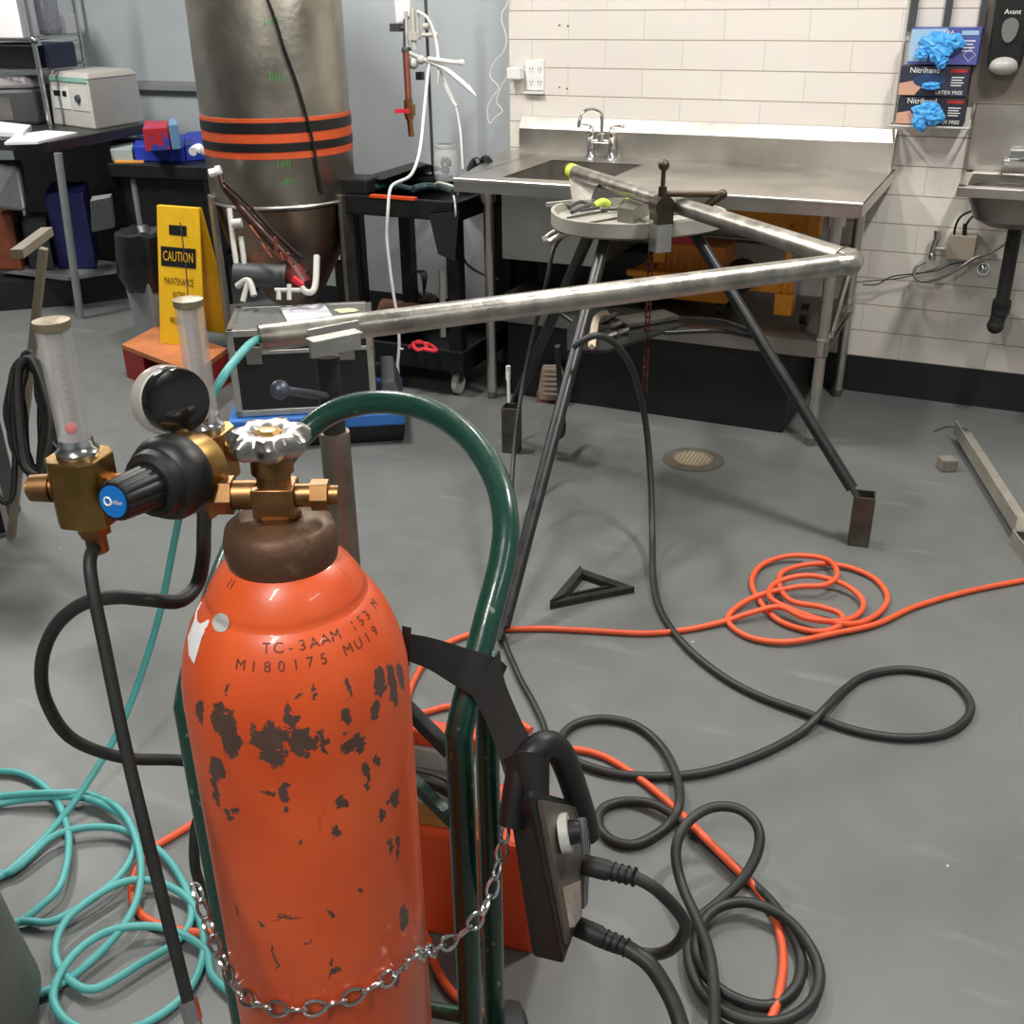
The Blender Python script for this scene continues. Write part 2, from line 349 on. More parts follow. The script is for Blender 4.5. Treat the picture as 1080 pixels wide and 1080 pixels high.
struct('wall_front', MB().bounds((-7.5, -3.35, 0), (3.2, -3.2, 3.0)), gw)
struct('ceiling', MB().bounds((-7.65, -3.35, 3.0), (3.35, 5.8, 3.1)), ceilw)
z0 = AY(180, 92, GY2).z
t = MB().bounds((-6.2, GY2-.05, z0-.014), (JX-.02, GY2-.004, z0+.014)); t.bounds((-6.2, GY2-.012, z0-.035), (JX-.02, GY2-.001, z0+.035))
struct('trim_1', t, mat('rail_grey', (150, 154, 156), .4, .3))
# wall pocks
for px, py in ((590, 26.5), (599, 27.5), (590, 92), (598, 93.5)):
    p = AY(px, py, WY)
    tag(MB().cyl(p+V((0, -.0015, 0)), p+V((0, .001, 0)), .0035, n=10).build('trim_2', black, loc=(0, 0, 0)), kind='structure')

# ------------------------------------------------------------------ ceiling lamps and a camera-side fill (out of frame, they light the room)
def ceiling_light(x, y, lx, ly, power, label):
    t = thing('ceiling_light', (x, y, 2.93), label, 'ceiling light', 'ceiling lights')
    MB().box((x, y, 2.975), (lx+.06, ly+.06, .05)).build('housing', white, t)
    MB().box((x, y, 2.945), (lx, ly, .01)).build('diffuser', lamp, t)
    l = bpy.data.lights.new('lamp_light', 'AREA'); l.shape = 'RECTANGLE'; l.size = lx; l.size_y = ly; l.energy = power; l.color = (1, .965, .925)
    o = bpy.data.objects.new('lamp_light', l); C.objects.link(o); o.location = (x, y, 2.93)
LIGHTS = [(-2.35, 2.85, .14, .5, 46), (.4, 2.65, .14, .5, 46), (-1.05, 3.15, .14, .4, 18), (-.35, -.7, .16, 1.0, 44), (-4.7, 3.1, .16, 1.0, 66), (1.9, .4, .16, 1.0, 12)]  # camera-side lamp is an unseen fill added to brighten the cylinder
for i, (x, y, lx, ly, p) in enumerate(LIGHTS):
    ceiling_light(x, y, lx, ly, p, 'long ceiling light, out of view above the room, the camera-side one an added fill')
w = bpy.data.worlds.new('world'); sc.world = w; w.use_nodes = True
w.node_tree.nodes['Background'].inputs[0].default_value = (.5, .5, .52, 1); w.node_tree.nodes['Background'].inputs[1].default_value = .2

# ================================================================== FOREGROUND: gas cylinder
AX = V((-.515, .637, 0)); BR = .1
TC = V((-AX.x, -AX.y, 0)).normalized(); RC = V((-TC.y, TC.x, 0))      # towards camera / to its right
PROF = [(.0, .058), (.07, .06), (.092, .07), (BR, .09), (BR, .945), (.0992, .962), (.0965, .98), (.092, .997), (.085, 1.015), (.076, 1.031), (.070, 1.037), (.068, 1.0385), (.0675, 1.044), (.066, 1.048), (.058, 1.061), (.05, 1.070), (.044, 1.074)]
def Rz(z):
    for (r0, a), (r1, b) in zip(PROF, PROF[1:]):
        if a <= z <= b and b > a: return r0+(r1-r0)*(z-a)/(b-a)
    return 0
def hit(px, py):
    d = ray(px, py); t = .6
    while t < 1.3:
        p = V((0, 0, H))+d*t; q = p-AX
        if .06 < p.z < 1.075 and math.hypot(q.x, q.y) <= Rz(p.z):
            return math.atan2(q.dot(RC), q.dot(TC)), p.z, p
        t += .0005
    return None
CHIPS = []
def chip(px, py, w, h):
    r = hit(px, py)
    if r: CHIPS.append((r[0]*BR, r[1], max(w/1270/max(.35, math.cos(r[0])), .0018), max(h/1000, .0018)))
for cx, cy, hw, hh_ in [(205,600,35,42),(225,655,26,42),(330,650,52,42),(345,700,28,22),(398,595,20,30),(430,655,46,28),(490,650,9,30),(555,580,16,25),(570,655,38,25),(590,675,18,20),(650,480,22,28),(690,500,12,60),(640,560,14,25),(710,470,8,40),(135,560,15,25),(185,740,20,40),(180,790,12,40),(215,855,10,22),(235,840,10,8),(335,797,18,7),(380,800,13,20),(383,855,7,12),(540,825,13,28),(690,815,18,25),(655,870,12,22),(612,750,7,33),(640,700,8,18),(525,910,16,18),(437,940,7,9),(680,950,9,30),(700,950,7,40),(422,530,6,7),(462,523,7,8),(556,497,8,14),(215,485,5,9)]:
    chip(160+cx*.3704, 540+cy*.3704, hw*.3704, hh_*.3704)
for cx, cy, hw, hh_ in [(648,110,12,28),(670,330,26,18),(660,280,6,25),(770,15,16,20),(950,100,20,60),(920,350,14,45),(270,80,10,15),(560,210,26,8),(460,110,60,5),(420,260,4,60),(370,140,14,12)]:
    chip(180+cx*.2593, 940+cy*.2593, hw*.2593, hh_*.2593)
cyl = thing('gas_cylinder', (AX.x, AX.y, .058), 'tall orange gas cylinder with chipped paint and brass valve, standing in the green cart', 'gas cylinder')
def lathe_uv(name, prof, m, parent, n=96):
    vs, uvs = [], []
    for r, z in prof:
        for i in range(n+1):
            a = -PI+2*PI*i/n; vs.append(AX+(TC*math.cos(a)+RC*math.sin(a))*max(r, 1e-5)+V((0, 0, z))); uvs.append((a*BR, z))
    fs = [(k*(n+1)+i, k*(n+1)+i+1, (k+1)*(n+1)+i+1, (k+1)*(n+1)+i) for k in range(len(prof)-1) for i in range(n)]
    me = bpy.data.meshes.new(name); inv = parent_m(parent).inverted(); me.from_pydata([tuple(inv@v) for v in vs], [], fs)
    me.polygons.foreach_set('use_smooth', [True]*len(fs)); l = me.uv_layers.new(name='UVMap')
    for lp in me.loops: l.data[lp.index].uv = uvs[lp.vertex_index]
    me.materials.append(m); ob = bpy.data.objects.new(name, me); C.objects.link(ob); ob.parent = parent; PM[ob] = parent_m(parent); return ob
body = lathe_uv('body', PROF, cyl_mat(), cyl)
AZ = lambda z: V((AX.x, AX.y, z))
MB().lathe([(.0455, 1.070), (.0475, 1.080), (.0475, 1.092), (.045, 1.103), (.038, 1.109), (.02, 1.111)], AX, n=40).build('neck_ring', rust, cyl)
def surf_pt(phi, z, lift=.0006):
    r = Rz(z)+lift; return AX+(TC*math.cos(phi)+RC*math.sin(phi))*r+V((0, 0, z))
def cyl_text(body_, px, py, size, step, name='stamped_text'):
    h = hit(px, py)
    if not h: return
    phi0, z0_ = h[0], h[1]; mb = MB(); R0 = Rz(z0_)
    vv, ff = text_mesh('M', size)
    for i, ch in enumerate(body_):
        if ch == ' ': continue
        vs, fs = text_mesh(ch, size); dz = Rz(z0_+.004)-Rz(z0_-.004); k = .008/math.hypot(.008, dz)
        mb.add([surf_pt(phi0+i*step+p.x/R0, z0_+p.y*k) for p in vs], fs)
    mb.build(name, mat('stamp_brown', (96, 48, 32), .6), cyl)
cyl_text('TC-3AAM 153 M', 281, 684, .0125, .125)
cyl_text('M180175 MU19', 254, 701, .0125, .135)
cyl_text('11', 242, 615, .012, .09)
# stickers follow the shoulder
def sticker(pxs, m, name):
    hs = [hit(*p) for p in pxs]
    if any(h is None for h in hs): return
    c = (sum(h[0] for h in hs)/len(hs), sum(h[1] for h in hs)/len(hs))
    vs = []; rings = 6
    for k in range(rings+1):
        for h in hs: vs.append(surf_pt(c[0]+(h[0]-c[0])*k/rings, c[1]+(h[1]-c[1])*k/rings, .0009))
    n = len(hs); fs = [(k*n+i, k*n+(i+1) % n, (k+1)*n+(i+1) % n, (k+1)*n+i) for k in range(rings) for i in range(n)]
    mb = MB().add(vs, fs, True); mb.build(name, m, cyl)
sticker([(234+9*math.cos(a), 656+10*math.sin(a)) for a in [2*PI*i/16 for i in range(16)]], offw, 'round_sticker')
sticker([(213, 634), (222, 655), (214, 672), (206, 700), (200, 690), (199, 672), (207, 650)], paper, 'torn_label')
# valve
LF = V((-.905, -.426, 0)); v = MB()
v.cyl(AZ(1.108), AZ(1.116), .02, n=6, smooth=False); v.box(AZ(1.128), (.034, .03, .026), rz=PSI)
v.cyl(AZ(1.138), AZ(1.156), .014); v.cyl(AZ(1.152), AZ(1.170), .0175, .0165, n=24)
v.cyl(AZ(1.130), AZ(1.130)-LF*.034, .010); v.cyl(AZ(1.130)-LF*.030, AZ(1.130)-LF*.044, .0135, n=6, smooth=False); v.cyl(AZ(1.130)-LF*.044, AZ(1.130)-LF*.052, .008)
vb = v.build('valve', bronze, cyl, bevel=.001)
hw = MB(); n = 84; zt = 1.182
vs = []; prof = [(.35, .004), (.6, .007), (.85, .006), (1.0, .001), (1.0, -.006), (.85, -.012), (.45, -.012)]
for k, dz in prof:
    for i in range(n):
        a = 2*PI*i/n; lob = 1+.13*math.cos(7*a)*(k > .5); vs.append(AZ(zt+dz)+V((math.cos(a), math.sin(a), 0))*.031*k*lob)
hw.add(vs, [(k*n+i, k*n+(i+1) % n, (k+1)*n+(i+1) % n, (k+1)*n+i) for k in range(len(prof)-1) for i in range(n)], True)
hw.add(vs[:n], [tuple(range(n))]); hw.add(vs[-n:], [tuple(range(n))]); hw.cyl(AZ(1.168), AZ(1.180), .013)
hb = hw.build('handwheel', cast_al, vb)
MB().lathe([(.0125, 0), (.012, .003), (.007, .0045), (.0, .005)], AZ(zt+.002), n=6, smooth=False).build('nut', brass, hb)

# ================================================================== regulator
NB = DZ(232, 517, .875); RBc = DZ(197, 496, .875); KE = DZ(120, 529, .80); kd = (KE-RBc).normalized(); KL = (KE-RBc).length
rg = thing('gas_regulator', RBc, 'brass gas regulator with black knob, round gauge and two clear flow tubes', 'regulator')
vo = AZ(1.131)+LF*.014
b = MB().cyl(vo, vo+LF*.02, .0125); b.cyl(vo+LF*.02, vo+LF*.036, .0165, n=6, smooth=False); b.cyl(vo+LF*.036, vo+LF*.046, .010)
b.cyl(vo+LF*.044, RBc-V((0, 0, .01)), .0085); b.build('inlet_nut', bronze, rg, bevel=.001)
MB().lathe([(.020, -.022), (.029, -.016), (.0305, -.008), (.0305, .010)], RBc, kd, n=40).build('body', brass, rg)
bn = MB().lathe([(.0325, .008), (.0345, .012), (.0345, .026), (.031, .034), (.028, .036), (.026, .044), (.0205, .047)], RBc, kd, n=40).build('bonnet', black, rg)
kn = MB(); n = 48; vs = []; x, y, d_ = frame_from(kd)
for r, h in ((.018, .046), (.0175, .06), (.0162, KL-.003), (.015, KL)):
    for i in range(n):
        a = 2*PI*i/n; rr = r*(1-.06*(math.cos(12*a) > .3)); vs.append(RBc+(x*math.cos(a)+y*math.sin(a))*rr+kd*h)
kn.add(vs, [(k*n+i, k*n+(i+1) % n, (k+1)*n+(i+1) % n, (k+1)*n+i) for k in range(3) for i in range(n)], True); kn.add(vs[-n:], [tuple(range(n))])
kb = kn.build('knob', black, rg)
MB().cyl(RBc+kd*KL, RBc+kd*(KL+.0012), .0125, n=28).build('badge', bluebadge, kb)
xx = rt-kd*rt.dot(kd); xx.normalize(); yy = kd.cross(xx)
letters(MB().torus(RBc+kd*(KL+.0014)-xx*.0045, .0032, .0009, kd, 20, 5), 'miller', .0052, RBc+kd*(KL+.0008)+xx*.0035, xx, yy).build('badge_mark', white, kb)
# flow meters
def vdir(p, q): return V((p.x, p.y, q))
P1 = DZ(90, 514, .83); P2 = DZ(222, 478, 1.0)
def flowmeter(P, h, tube_top, rtb, port):
    b = MB(); w = .0215
    pts = [(-w, -.6*w), (-.6*w, -w), (.6*w, -w), (w, -.6*w), (w, .6*w), (.6*w, w), (-.6*w, w), (-w, .6*w)]
    R = M4.Rotation(PSI-.25, 3, 'Z'); b.prism([P+R@V((q[0], q[1], -h/2)) for q in pts], (0, 0, h))
    f = b.build('flow_meter', brass, rg, bevel=.0012)
    tp = V((P.x, P.y, P.z+h/2))
    MB().lathe([(.0165, 0), (.0165, .004), (.013, .008), (.0125, .014)], tp, n=24).build('collar', chrome, f)
    zt = tube_top
    MB().lathe([(.0125, .006), (.0125, zt-tp.z-.004), (.0105, zt-tp.z-.004), (.0105, .006)], tp, n=24, cap=False).build('tube', clear, f)
    MB().lathe([(.0055, .006), (.0065, zt-tp.z-.008)], tp, n=14).build('inner_tube', milky, f)
    MB().lathe([(.0132, zt-tp.z-.006), (.0132, zt-tp.z), (.006, zt-tp.z+.001)], tp, n=24).build('cap', mat('smoky_brass', (150, 138, 112), .45, .7), f)
    sc_ = MB(); sp_ = -ray(90, 400); sp_.z = 0; sp_.normalize(); sx_ = V((-sp_.y, sp_.x, 0))
    for k in range(12): 
        zz = .02+k*(zt-tp.z-.04)/12; sc_.box(tp+V((0, 0, zz))+sp_*.0068+sx_*.001, (.0035, .0008, .0009), rz=math.atan2(sx_.y, sx_.x))
    sc_.build('scale', black, f)
    return f, tp
zt1 = HH(P1, 78, 335); f1, tp1 = flowmeter(P1, .056, zt1, .0125, None)
MB().sphere(tp1+V((0, 0, .024))+TC*.007, .005).build('float_ball', redb, f1)
zt2 = HH(P2, 202, 315); f2, tp2 = flowmeter(P2, .05, zt2, .0125, None)
b = MB().cyl(P1+LF*.02, P1+LF*.028, .009); b.cyl(P1+LF*.026, P1+LF*.042, .0115, .0105, n=24); b.cyl(P1+LF*.042, P1+LF*.0445, .007); b.build('needle_valve', bronze, f1)
b = MB().cyl(P2-LF*.02, P2-LF*.03, .008); b.sphere(P2-LF*.036+V((0, 0, .004)), .012); b.build('needle_valve', bronze, f2)
b = MB().cyl(P1-LF*.015, P1-LF*.03, .011, n=6, smooth=False); b.cyl(P1-LF*.03, RBc+kd*.0-V((0, 0, .004)), .008); b.cyl(RBc, P2, .009)
b.build('manifold', bronze, rg)
b = MB().cyl(vdir(P1, P1.z-.028), vdir(P1, P1.z-.040), .013, n=6, smooth=False); b.cyl(vdir(P1, P1.z-.040), vdir(P1, P1.z-.056), .0085); b.build('outlet_fitting', bronze, f1)
Pp = DZ(216, 528, .985); b = MB().cyl(vdir(P2, P2.z-.02), Pp+V((0, 0, .006)), .010); b.cyl(Pp+V((0, 0, .01)), Pp-V((0, 0, .016)), .0095, n=6, smooth=False); b.build('outlet_fitting', bronze, f2)
# gauge: seen from behind, glass away to the left
gc = DZ(190, 423, .885); ga = (-rt*.66+fw*.72+V((0, 0, .12))).normalized()
g = MB().lathe([(.0, -.004), (.016, -.004), (.0265, -.001), (.028, .003), (.028, .012)], gc, ga, n=40, cap=False).build('gauge', mat('gloss_black', (14, 14, 15), .16, coat=.5), rg)
MB().lathe([(.0275, .0121), (.0275, .019)], gc, ga, n=40).build('dial', white, g)
MB().lathe([(.0285, .0165), (.030, .020), (.030, .028), (.028, .029)], gc, ga, n=40, cap=False).build('bezel', mat('clear_bezel', (214, 206, 196), .15, 0, alpha=.6), g)
MB().lathe([(.0275, .026), (.012, .029), (.0, .030)], gc, ga, n=40, cap=False).build('lens', clear, g)
b = MB().cyl(gc+ga*.008-V((0, 0, .024)), RBc+V((0, 0, .012)), .0078); b.box(gc+ga*.006-V((0, 0, .034)), (.018, .018, .014), rz=.4); b.build('gauge_stem', bronze, rg)
# hoses from the regulator
one('gas_hose', MB().tube([DZ(*p) for p in [(216,530,.985),(215,560,.99),(214,590,.99),(207,618,.99),(188,634,.97),(155,632,.96),(120,630,.98),(85,638,1.0),(57,663,1.04),(44,700,1.08),(49,740,1.12),(76,779,1.16),(130,799,1.2),(190,802,1.27),(245,810,1.33),(240,835,1.36),(212,858,1.36),(205,890,1.36),(210,930,1.38),(240,985,1.40),(290,1030,1.46)]], .0068, n=12),
    blackcable, 'thick black hose looping left from the rear flow meter and round behind the cylinder', 'hose')
hz = thing('whip_hose', DZ(205, 1076, .85), 'straight black hose dropping from the left flow meter past the cylinder', 'hose')
MB().tube([P1-V((0, 0, .05)), DZ(95, 600, .83), DZ(112, 690, .83), DZ(135, 800, .835), DZ(168, 935, .84), DZ(200, 1062, .85)], .0052, n=12).build('hose', blackr, hz)
b = MB(); hd = (DZ(205, 1078, .85)-DZ(195, 1040, .85)).normalized(); e = DZ(200, 1062, .85); b.cyl(e-hd*.006, e+hd*.012, .0075, n=6, smooth=False); b.cyl(e+hd*.012, e+hd*.05, .006)
b.build('fitting', chrome, hz)

# ================================================================== green cylinder cart
Rb = DZ(484, 775, 1.15); Lb = DZ(199, 745, 1.10)
cart = thing('cylinder_cart', (Rb.x*.5+Lb.x*.5, Rb.y*.5+Lb.y*.5, 0), 'green tube hand truck with tall arched handle holding the orange gas cylinder', 'hand truck')
TR = .0155
pr = [(484,775,1.15),(492,738,1.155),(515,650,1.17),(530,590,1.19),(533,545,1.21),(521,500,1.25),(492,459,1.3),(450,432,1.345),(400,424,1.375),(352,434,1.395),(316,462,1.395),(285,505,1.37),(260,550,1.31),(232,618,1.21),(208,700,1.13),(199,745,1.10)]
MB().tube([DZ(*p) for p in pr], TR, n=16, sub=8).build('handle', green, cart)
MB().tube([V((Rb.x, Rb.y, .06)), Rb], TR, n=16, curve=False).sphere(Rb, TR).build('upright', green, cart)
MB().tube([V((Lb.x, Lb.y, .06)), Lb], TR, n=16, curve=False).sphere(Lb, TR).build('upright', green, cart)
S2 = DZ(517, 900, 1.33); S2t = DZ(515, 690, 1.19)
MB().tube([V((S2.x, S2.y, .06)), V((S2.x, S2.y, .68)), S2t], TR*.92, n=16, curve=False).build('rear_upright', green, cart)
S3 = S2+(Lb-Rb); S3.z = 0
MB().tube([V((S3.x, S3.y, .06)), V((S3.x, S3.y, .7)), DZ(208, 700, 1.13)], TR*.92, n=16, curve=False).build('rear_upright', green, cart)
MB().beam(DZ(425, 742, 1.20), DZ(474, 792, 1.165), .012, .016).build('brace', blackm, cart)
MB().beam(DZ(420, 808, 1.24), DZ(480, 868, 1.2), .012, .014).build('brace', green, cart)
for zz in (.18, .34):
    MB().tube([V((Lb.x, Lb.y, zz)), (V((Lb.x, Lb.y, zz))+V((Rb.x, Rb.y, zz)))/2-TC*.035, V((Rb.x, Rb.y, zz))], .010, n=10).build('cross_bar', green, cart)
pd = (V((Rb.x, Rb.y, 0))-V((Lb.x, Lb.y, 0))).normalized(); pn = V((-pd.y, pd.x, 0)); mid = (Rb+Lb)/2
MB().box(V((mid.x, mid.y, .05))-pn*.09, (.34, .30, .012), rz=math.atan2(pd.y, pd.x)).build('base_plate', green, cart, bevel=.002)
for s in (-1, 1):
    c0 = V((mid.x, mid.y, .115))+pd*s*.20+pn*.06
    w_ = MB().lathe([(.04, -.02), (.09, -.022), (.108, -.014), (.112, 0), (.108, .014), (.09, .022), (.04, .02)], c0, pd, n=32).build('wheel', blackr, cart)
    MB().cyl(c0-pd*.024, c0+pd*.024, .03).build('hub', greyp, w_)
MB().cyl(V((mid.x, mid.y, .115))+pd*.22+pn*.06, V((mid.x, mid.y, .115))-pd*.22+pn*.06, .008).build('axle', steelr, cart)

# chain round the cylinder
ch = [DZ(533,850,1.13), DZ(533,880,1.12), DZ(524,920,1.11), DZ(512,958,1.10), DZ(490,983,1.095), DZ(462,1000,1.07), DZ(436,1008,1.0)]
for px, py in ((418,1018),(395,1032),(362,1048),(328,1057),(295,1057),(266,1048)):
    h = hit(px, py)
    ch.append(surf_pt(h[0], h[1], .007) if h else DZ(px, py, 1.0))
ch += [DZ(243,1028,1.04), DZ(228,1000,1.06), DZ(216,965,1.075), DZ(207,938,1.085), DZ(203,925,1.10)]
Q = catmull(ch, 12)
chain = thing('safety_chain', min(Q, key=lambda p: p.z), 'silver twisted-link chain strung round the orange cylinder from the cart', 'chain')
lk = MB(); L_ = .0215; pts = []
for i in range(24):
    a = 2*PI*i/24; pts.append(V((math.cos(a)*L_*.5, math.sin(a)*.0062*(1+.25*math.cos(a)), 0)))
lk.tube(pts, .0019, n=6, curve=False, closed=True)
lk.v = [parent_m(chain)@p for p in lk.v]
link0 = lk.build('link', chrome, chain)
acc = 0; pos = []; last = Q[0]; pos.append(Q[0])
for q in Q[1:]:
    seg = (q-last).length
    while acc+seg >= L_*.86:
        k = (L_*.86-acc)/seg; last = last.lerp(q, k); pos.append(last); seg = (q-last).length; acc = 0
    acc += seg; last = q
for i in range(len(pos)-1):
    a, b2 = pos[i], pos[i+1]; x, y, d = frame_from(b2-a)
    ang = PI/4 if i % 2 else -PI/4
    yy_ = x*math.cos(ang)+y*math.sin(ang); zz_ = d.cross(yy_)
    mm = M4((d, yy_, zz_)).transposed().to_4x4(); mm.translation = (a+b2)/2-parent_m(chain).translation
    if i == 0: link0.matrix_local = mm
    else: dup_child(link0, chain, mm)

# ================================================================== strap and hanging inverter
st = thing('webbing_strap', DZ(560, 830, 1.15), 'wide black webbing strap tied to the green cart handle, carrying the black welder', 'strap')
def ribbon(pairs, m=blackfab, th=.0025):
    mb = MB(); A = catmull([p[0] for p in pairs], 6); B = catmull([p[1] for p in pairs], 6); n = len(A)
    nn = [(B[i]-A[i]).cross(A[min(i+1, n-1)]-A[max(i-1, 0)]).normalized()*th for i in range(n)]
    vs = A+B+[A[i]+nn[i] for i in range(n)]+[B[i]+nn[i] for i in range(n)]
    fs = []
    for i in range(n-1):
        fs += [(i, i+1, n+i+1, n+i), (2*n+i, 3*n+i, 3*n+i+1, 2*n+i+1), (i, 2*n+i, 2*n+i+1, i+1), (n+i, n+i+1, 3*n+i+1, 3*n+i)]
    fs += [(0, n, 3*n, 2*n), (n-1, 3*n-1, 4*n-1, 2*n-1)]
    return mb.add(vs, fs, True)
ribbon([(DZ(429,668,1.02), DZ(429,697,1.03)), (DZ(452,672,1.06), DZ(452,706,1.07)), (DZ(485,682,1.13), DZ(478,722,1.12)), (DZ(522,694,1.16), DZ(500,736,1.135)), (DZ(533,702,1.20), DZ(515,745,1.19))]).build('strap', blackfab, st)
ribbon([(DZ(526,686,1.16), DZ(496,732,1.13)), (DZ(533,720,1.15), DZ(512,760,1.14)), (DZ(552,765,1.14), DZ(525,795,1.13)), (DZ(578,812,1.12), DZ(540,842,1.11))]).build('strap', blackfab, st)
ribbon([(DZ(532,800,1.10), DZ(560,860,1.10)), (DZ(552,792,1.08), DZ(565,845,1.08)), (DZ(578,800,1.10), DZ(578,838,1.12))]).build('loop', blackfab, st)
MB().hexa([DZ(424,700,1.0), DZ(432,702,1.0), DZ(432,702,1.04), DZ(424,700,1.04), DZ(424,660,1.0), DZ(434,662,1.0), DZ(434,662,1.04), DZ(424,660,1.04)]).build('buckle', black, st)

iv = thing('portable_welder', DZ(590, 1015, 1.2), 'small black inverter welder hanging tilted from the strap, two plugs on its face', 'welder')
A_, B_ = DZ(596,1020,1.10), DZ(556,828,1.05)
D_, C_ = DZ(610,975,1.27), DZ(624,846,1.24)
sv = DZ(562,1012,1.20)-A_; sv2 = DZ(536,858,1.12)-B_
E_, F_ = A_+sv, B_+sv2; G_, H_ = D_+sv, C_+sv2
MB().hexa([A_, E_, G_, D_, B_, F_, H_, C_]).build('housing', black, iv, bevel=.008)
def fq(u, v, o=0.0):
    a = A_.lerp(B_, v); b = D_.lerp(C_, v); nrm = (B_-A_).cross(D_-A_).normalized()
    if nrm.dot(A_-V((0, 0, H))) > 0: nrm = -nrm
    return a.lerp(b, u)+nrm*o
fp = MB().hexa([fq(.12,.1,-.002), fq(.9,.1,-.002), fq(.9,.93,-.002), fq(.12,.93,-.002), fq(.12,.1,.004), fq(.9,.1,.004), fq(.9,.93,.004), fq(.12,.93,.004)]).build('front_panel', mat('panel_bronze_grey', (92, 82, 74), .35, .3, var=.15), iv)
MB().cyl(fq(.34,.74,.004), fq(.34,.74,.014), .021, n=28).build('dial_ring', offw, fp)
MB().cyl(fq(.34,.74,.012), fq(.34,.74,.026), .014, .011, n=20).build('knob', black, fp)
lb = MB()
for k in range(4): lb.hexa([fq(.66+.05*k,.2,.004), fq(.69+.05*k,.2,.004), fq(.69+.05*k,.85,.004), fq(.66+.05*k,.85,.004), fq(.66+.05*k,.2,.012), fq(.69+.05*k,.2,.012), fq(.69+.05*k,.85,.012), fq(.66+.05*k,.85,.012)])
lb.build('vent_bars', greyp, fp)
MB().hexa([fq(.2,.18,.004), fq(.55,.18,.004), fq(.55,.42,.004), fq(.2,.42,.004), fq(.2,.18,.012), fq(.55,.18,.012), fq(.55,.42,.012), fq(.2,.42,.012)]).build('label_plate', mat('worn_plate', (150, 140, 128), .5, var=.3, vscale=120), fp)
MB().tube([DZ(540,870,1.10), DZ(550,812,1.10), DZ(572,786,1.11), DZ(592,796,1.14), DZ(612,850,1.2), DZ(620,880,1.23)], .015, n=12).build('handle', black, iv)
for k, (px, py, qx, qy) in enumerate(((612,911,670,925), (604,975,662,1000))):
    a, e = DZ(px, py, 1.2), DZ(qx, qy, 1.17); dd = (e-a).normalized(); l = (e-a).length
    pts = [(.0105, -.02), (.0115, 0), (.0115, l*.5), (.0095, l*.55), (.0095, l*.8), (.008, l)]
    c_ = MB().lathe(pts, a, dd, n=20).build('plug', blackr, iv)
    rb = MB()
    for j in range(4): rb.torus(a+dd*(l*.62+j*.008), .0098, .0013, dd, 18, 5)
    rb.build('grip_ribs', black, c_)
one('torch_cable', MB().tube([DZ(668,924,1.17), DZ(692,938,1.17), DZ(714,960,1.18), DZ(723,978,1.2), DZ(714,996,1.23), DZ(695,1006,1.26), DZ(668,1004,1.28), DZ(640,996,1.3), DZ(618,985,1.36), DZ(596,960,1.40), DZ(575,935,1.42)], .0072, n=12), blackcable, 'short black cable looping back from the upper plug of the small welder', 'cable')
lo = [DZ(660,999,1.17), DZ(684,1016,1.16), DZ(702,1042,1.15), DZ(714,1068,1.14), DZ(722,1100,1.13), DZ(728,1150,1.13)]
one('torch_cable', MB().tube(lo, .0092, n=12), blackcable, 'thick black cable falling from the lower plug of the small welder', 'cable')

# ================================================================== orange machine on the floor behind the cart
o0, o1 = F(330, 960), F(562, 1008); o0.z = o1.z = 0; od = (o1-o0).normalized(); on = V((-od.y, od.x, 0)); oh = HH(o1, 556, 790)
om = thing('orange_machine', (o0+o1)/2+on*.12, 'orange boxed machine with black handle standing on the floor behind the cart', 'machine')
def ob_(a, b, y0, y1, z0_, z1_): return MB().hexa([o0+od*a+on*y0+V((0,0,z0_)), o0+od*b+on*y0+V((0,0,z0_)), o0+od*b+on*y1+V((0,0,z0_)), o0+od*a+on*y1+V((0,0,z0_)), o0+od*a+on*y0+V((0,0,z1_)), o0+od*b+on*y0+V((0,0,z1_)), o0+od*b+on*y1+V((0,0,z1_)), o0+od*a+on*y1+V((0,0,z1_))])
ol = (o1-o0).length
ob_(0, ol, 0, .15, 0, oh*.54).build('lower_case', orange_pl, om, bevel=.01)
ob_(0.02, ol-.10, .01, .05, oh*.54, oh*.64).build('band', mat('tan_band', (170, 116, 52), .5, var=.1), om, bevel=.004)
ob_(0.02, ol-.10, .012, .05, oh*.64, oh*.82).build('panel', offw, om, bevel=.004)
ob_(0.02, ol-.10, -.004, .05, oh*.84, oh*.93).build('name_plate', mat('silver_plate', (176, 172, 166), .5, .2, var=.1), om, bevel=.003)
ob_(0.01, ol-.03, .0, .035, oh*.93, oh).build('lid', orange_pl, om, bevel=.006)
MB().tube([o0+od*.04+V((0,0,oh*.8))-on*.02, o0+od*.10+V((0,0,oh*.84))-on*.03, o0+od*(ol-.16)+V((0,0,oh*.84))-on*.03, o0+od*(ol-.10)+V((0,0,oh*.74))-on*.02], .012, n=10, sub=5).build('handle', black, om)

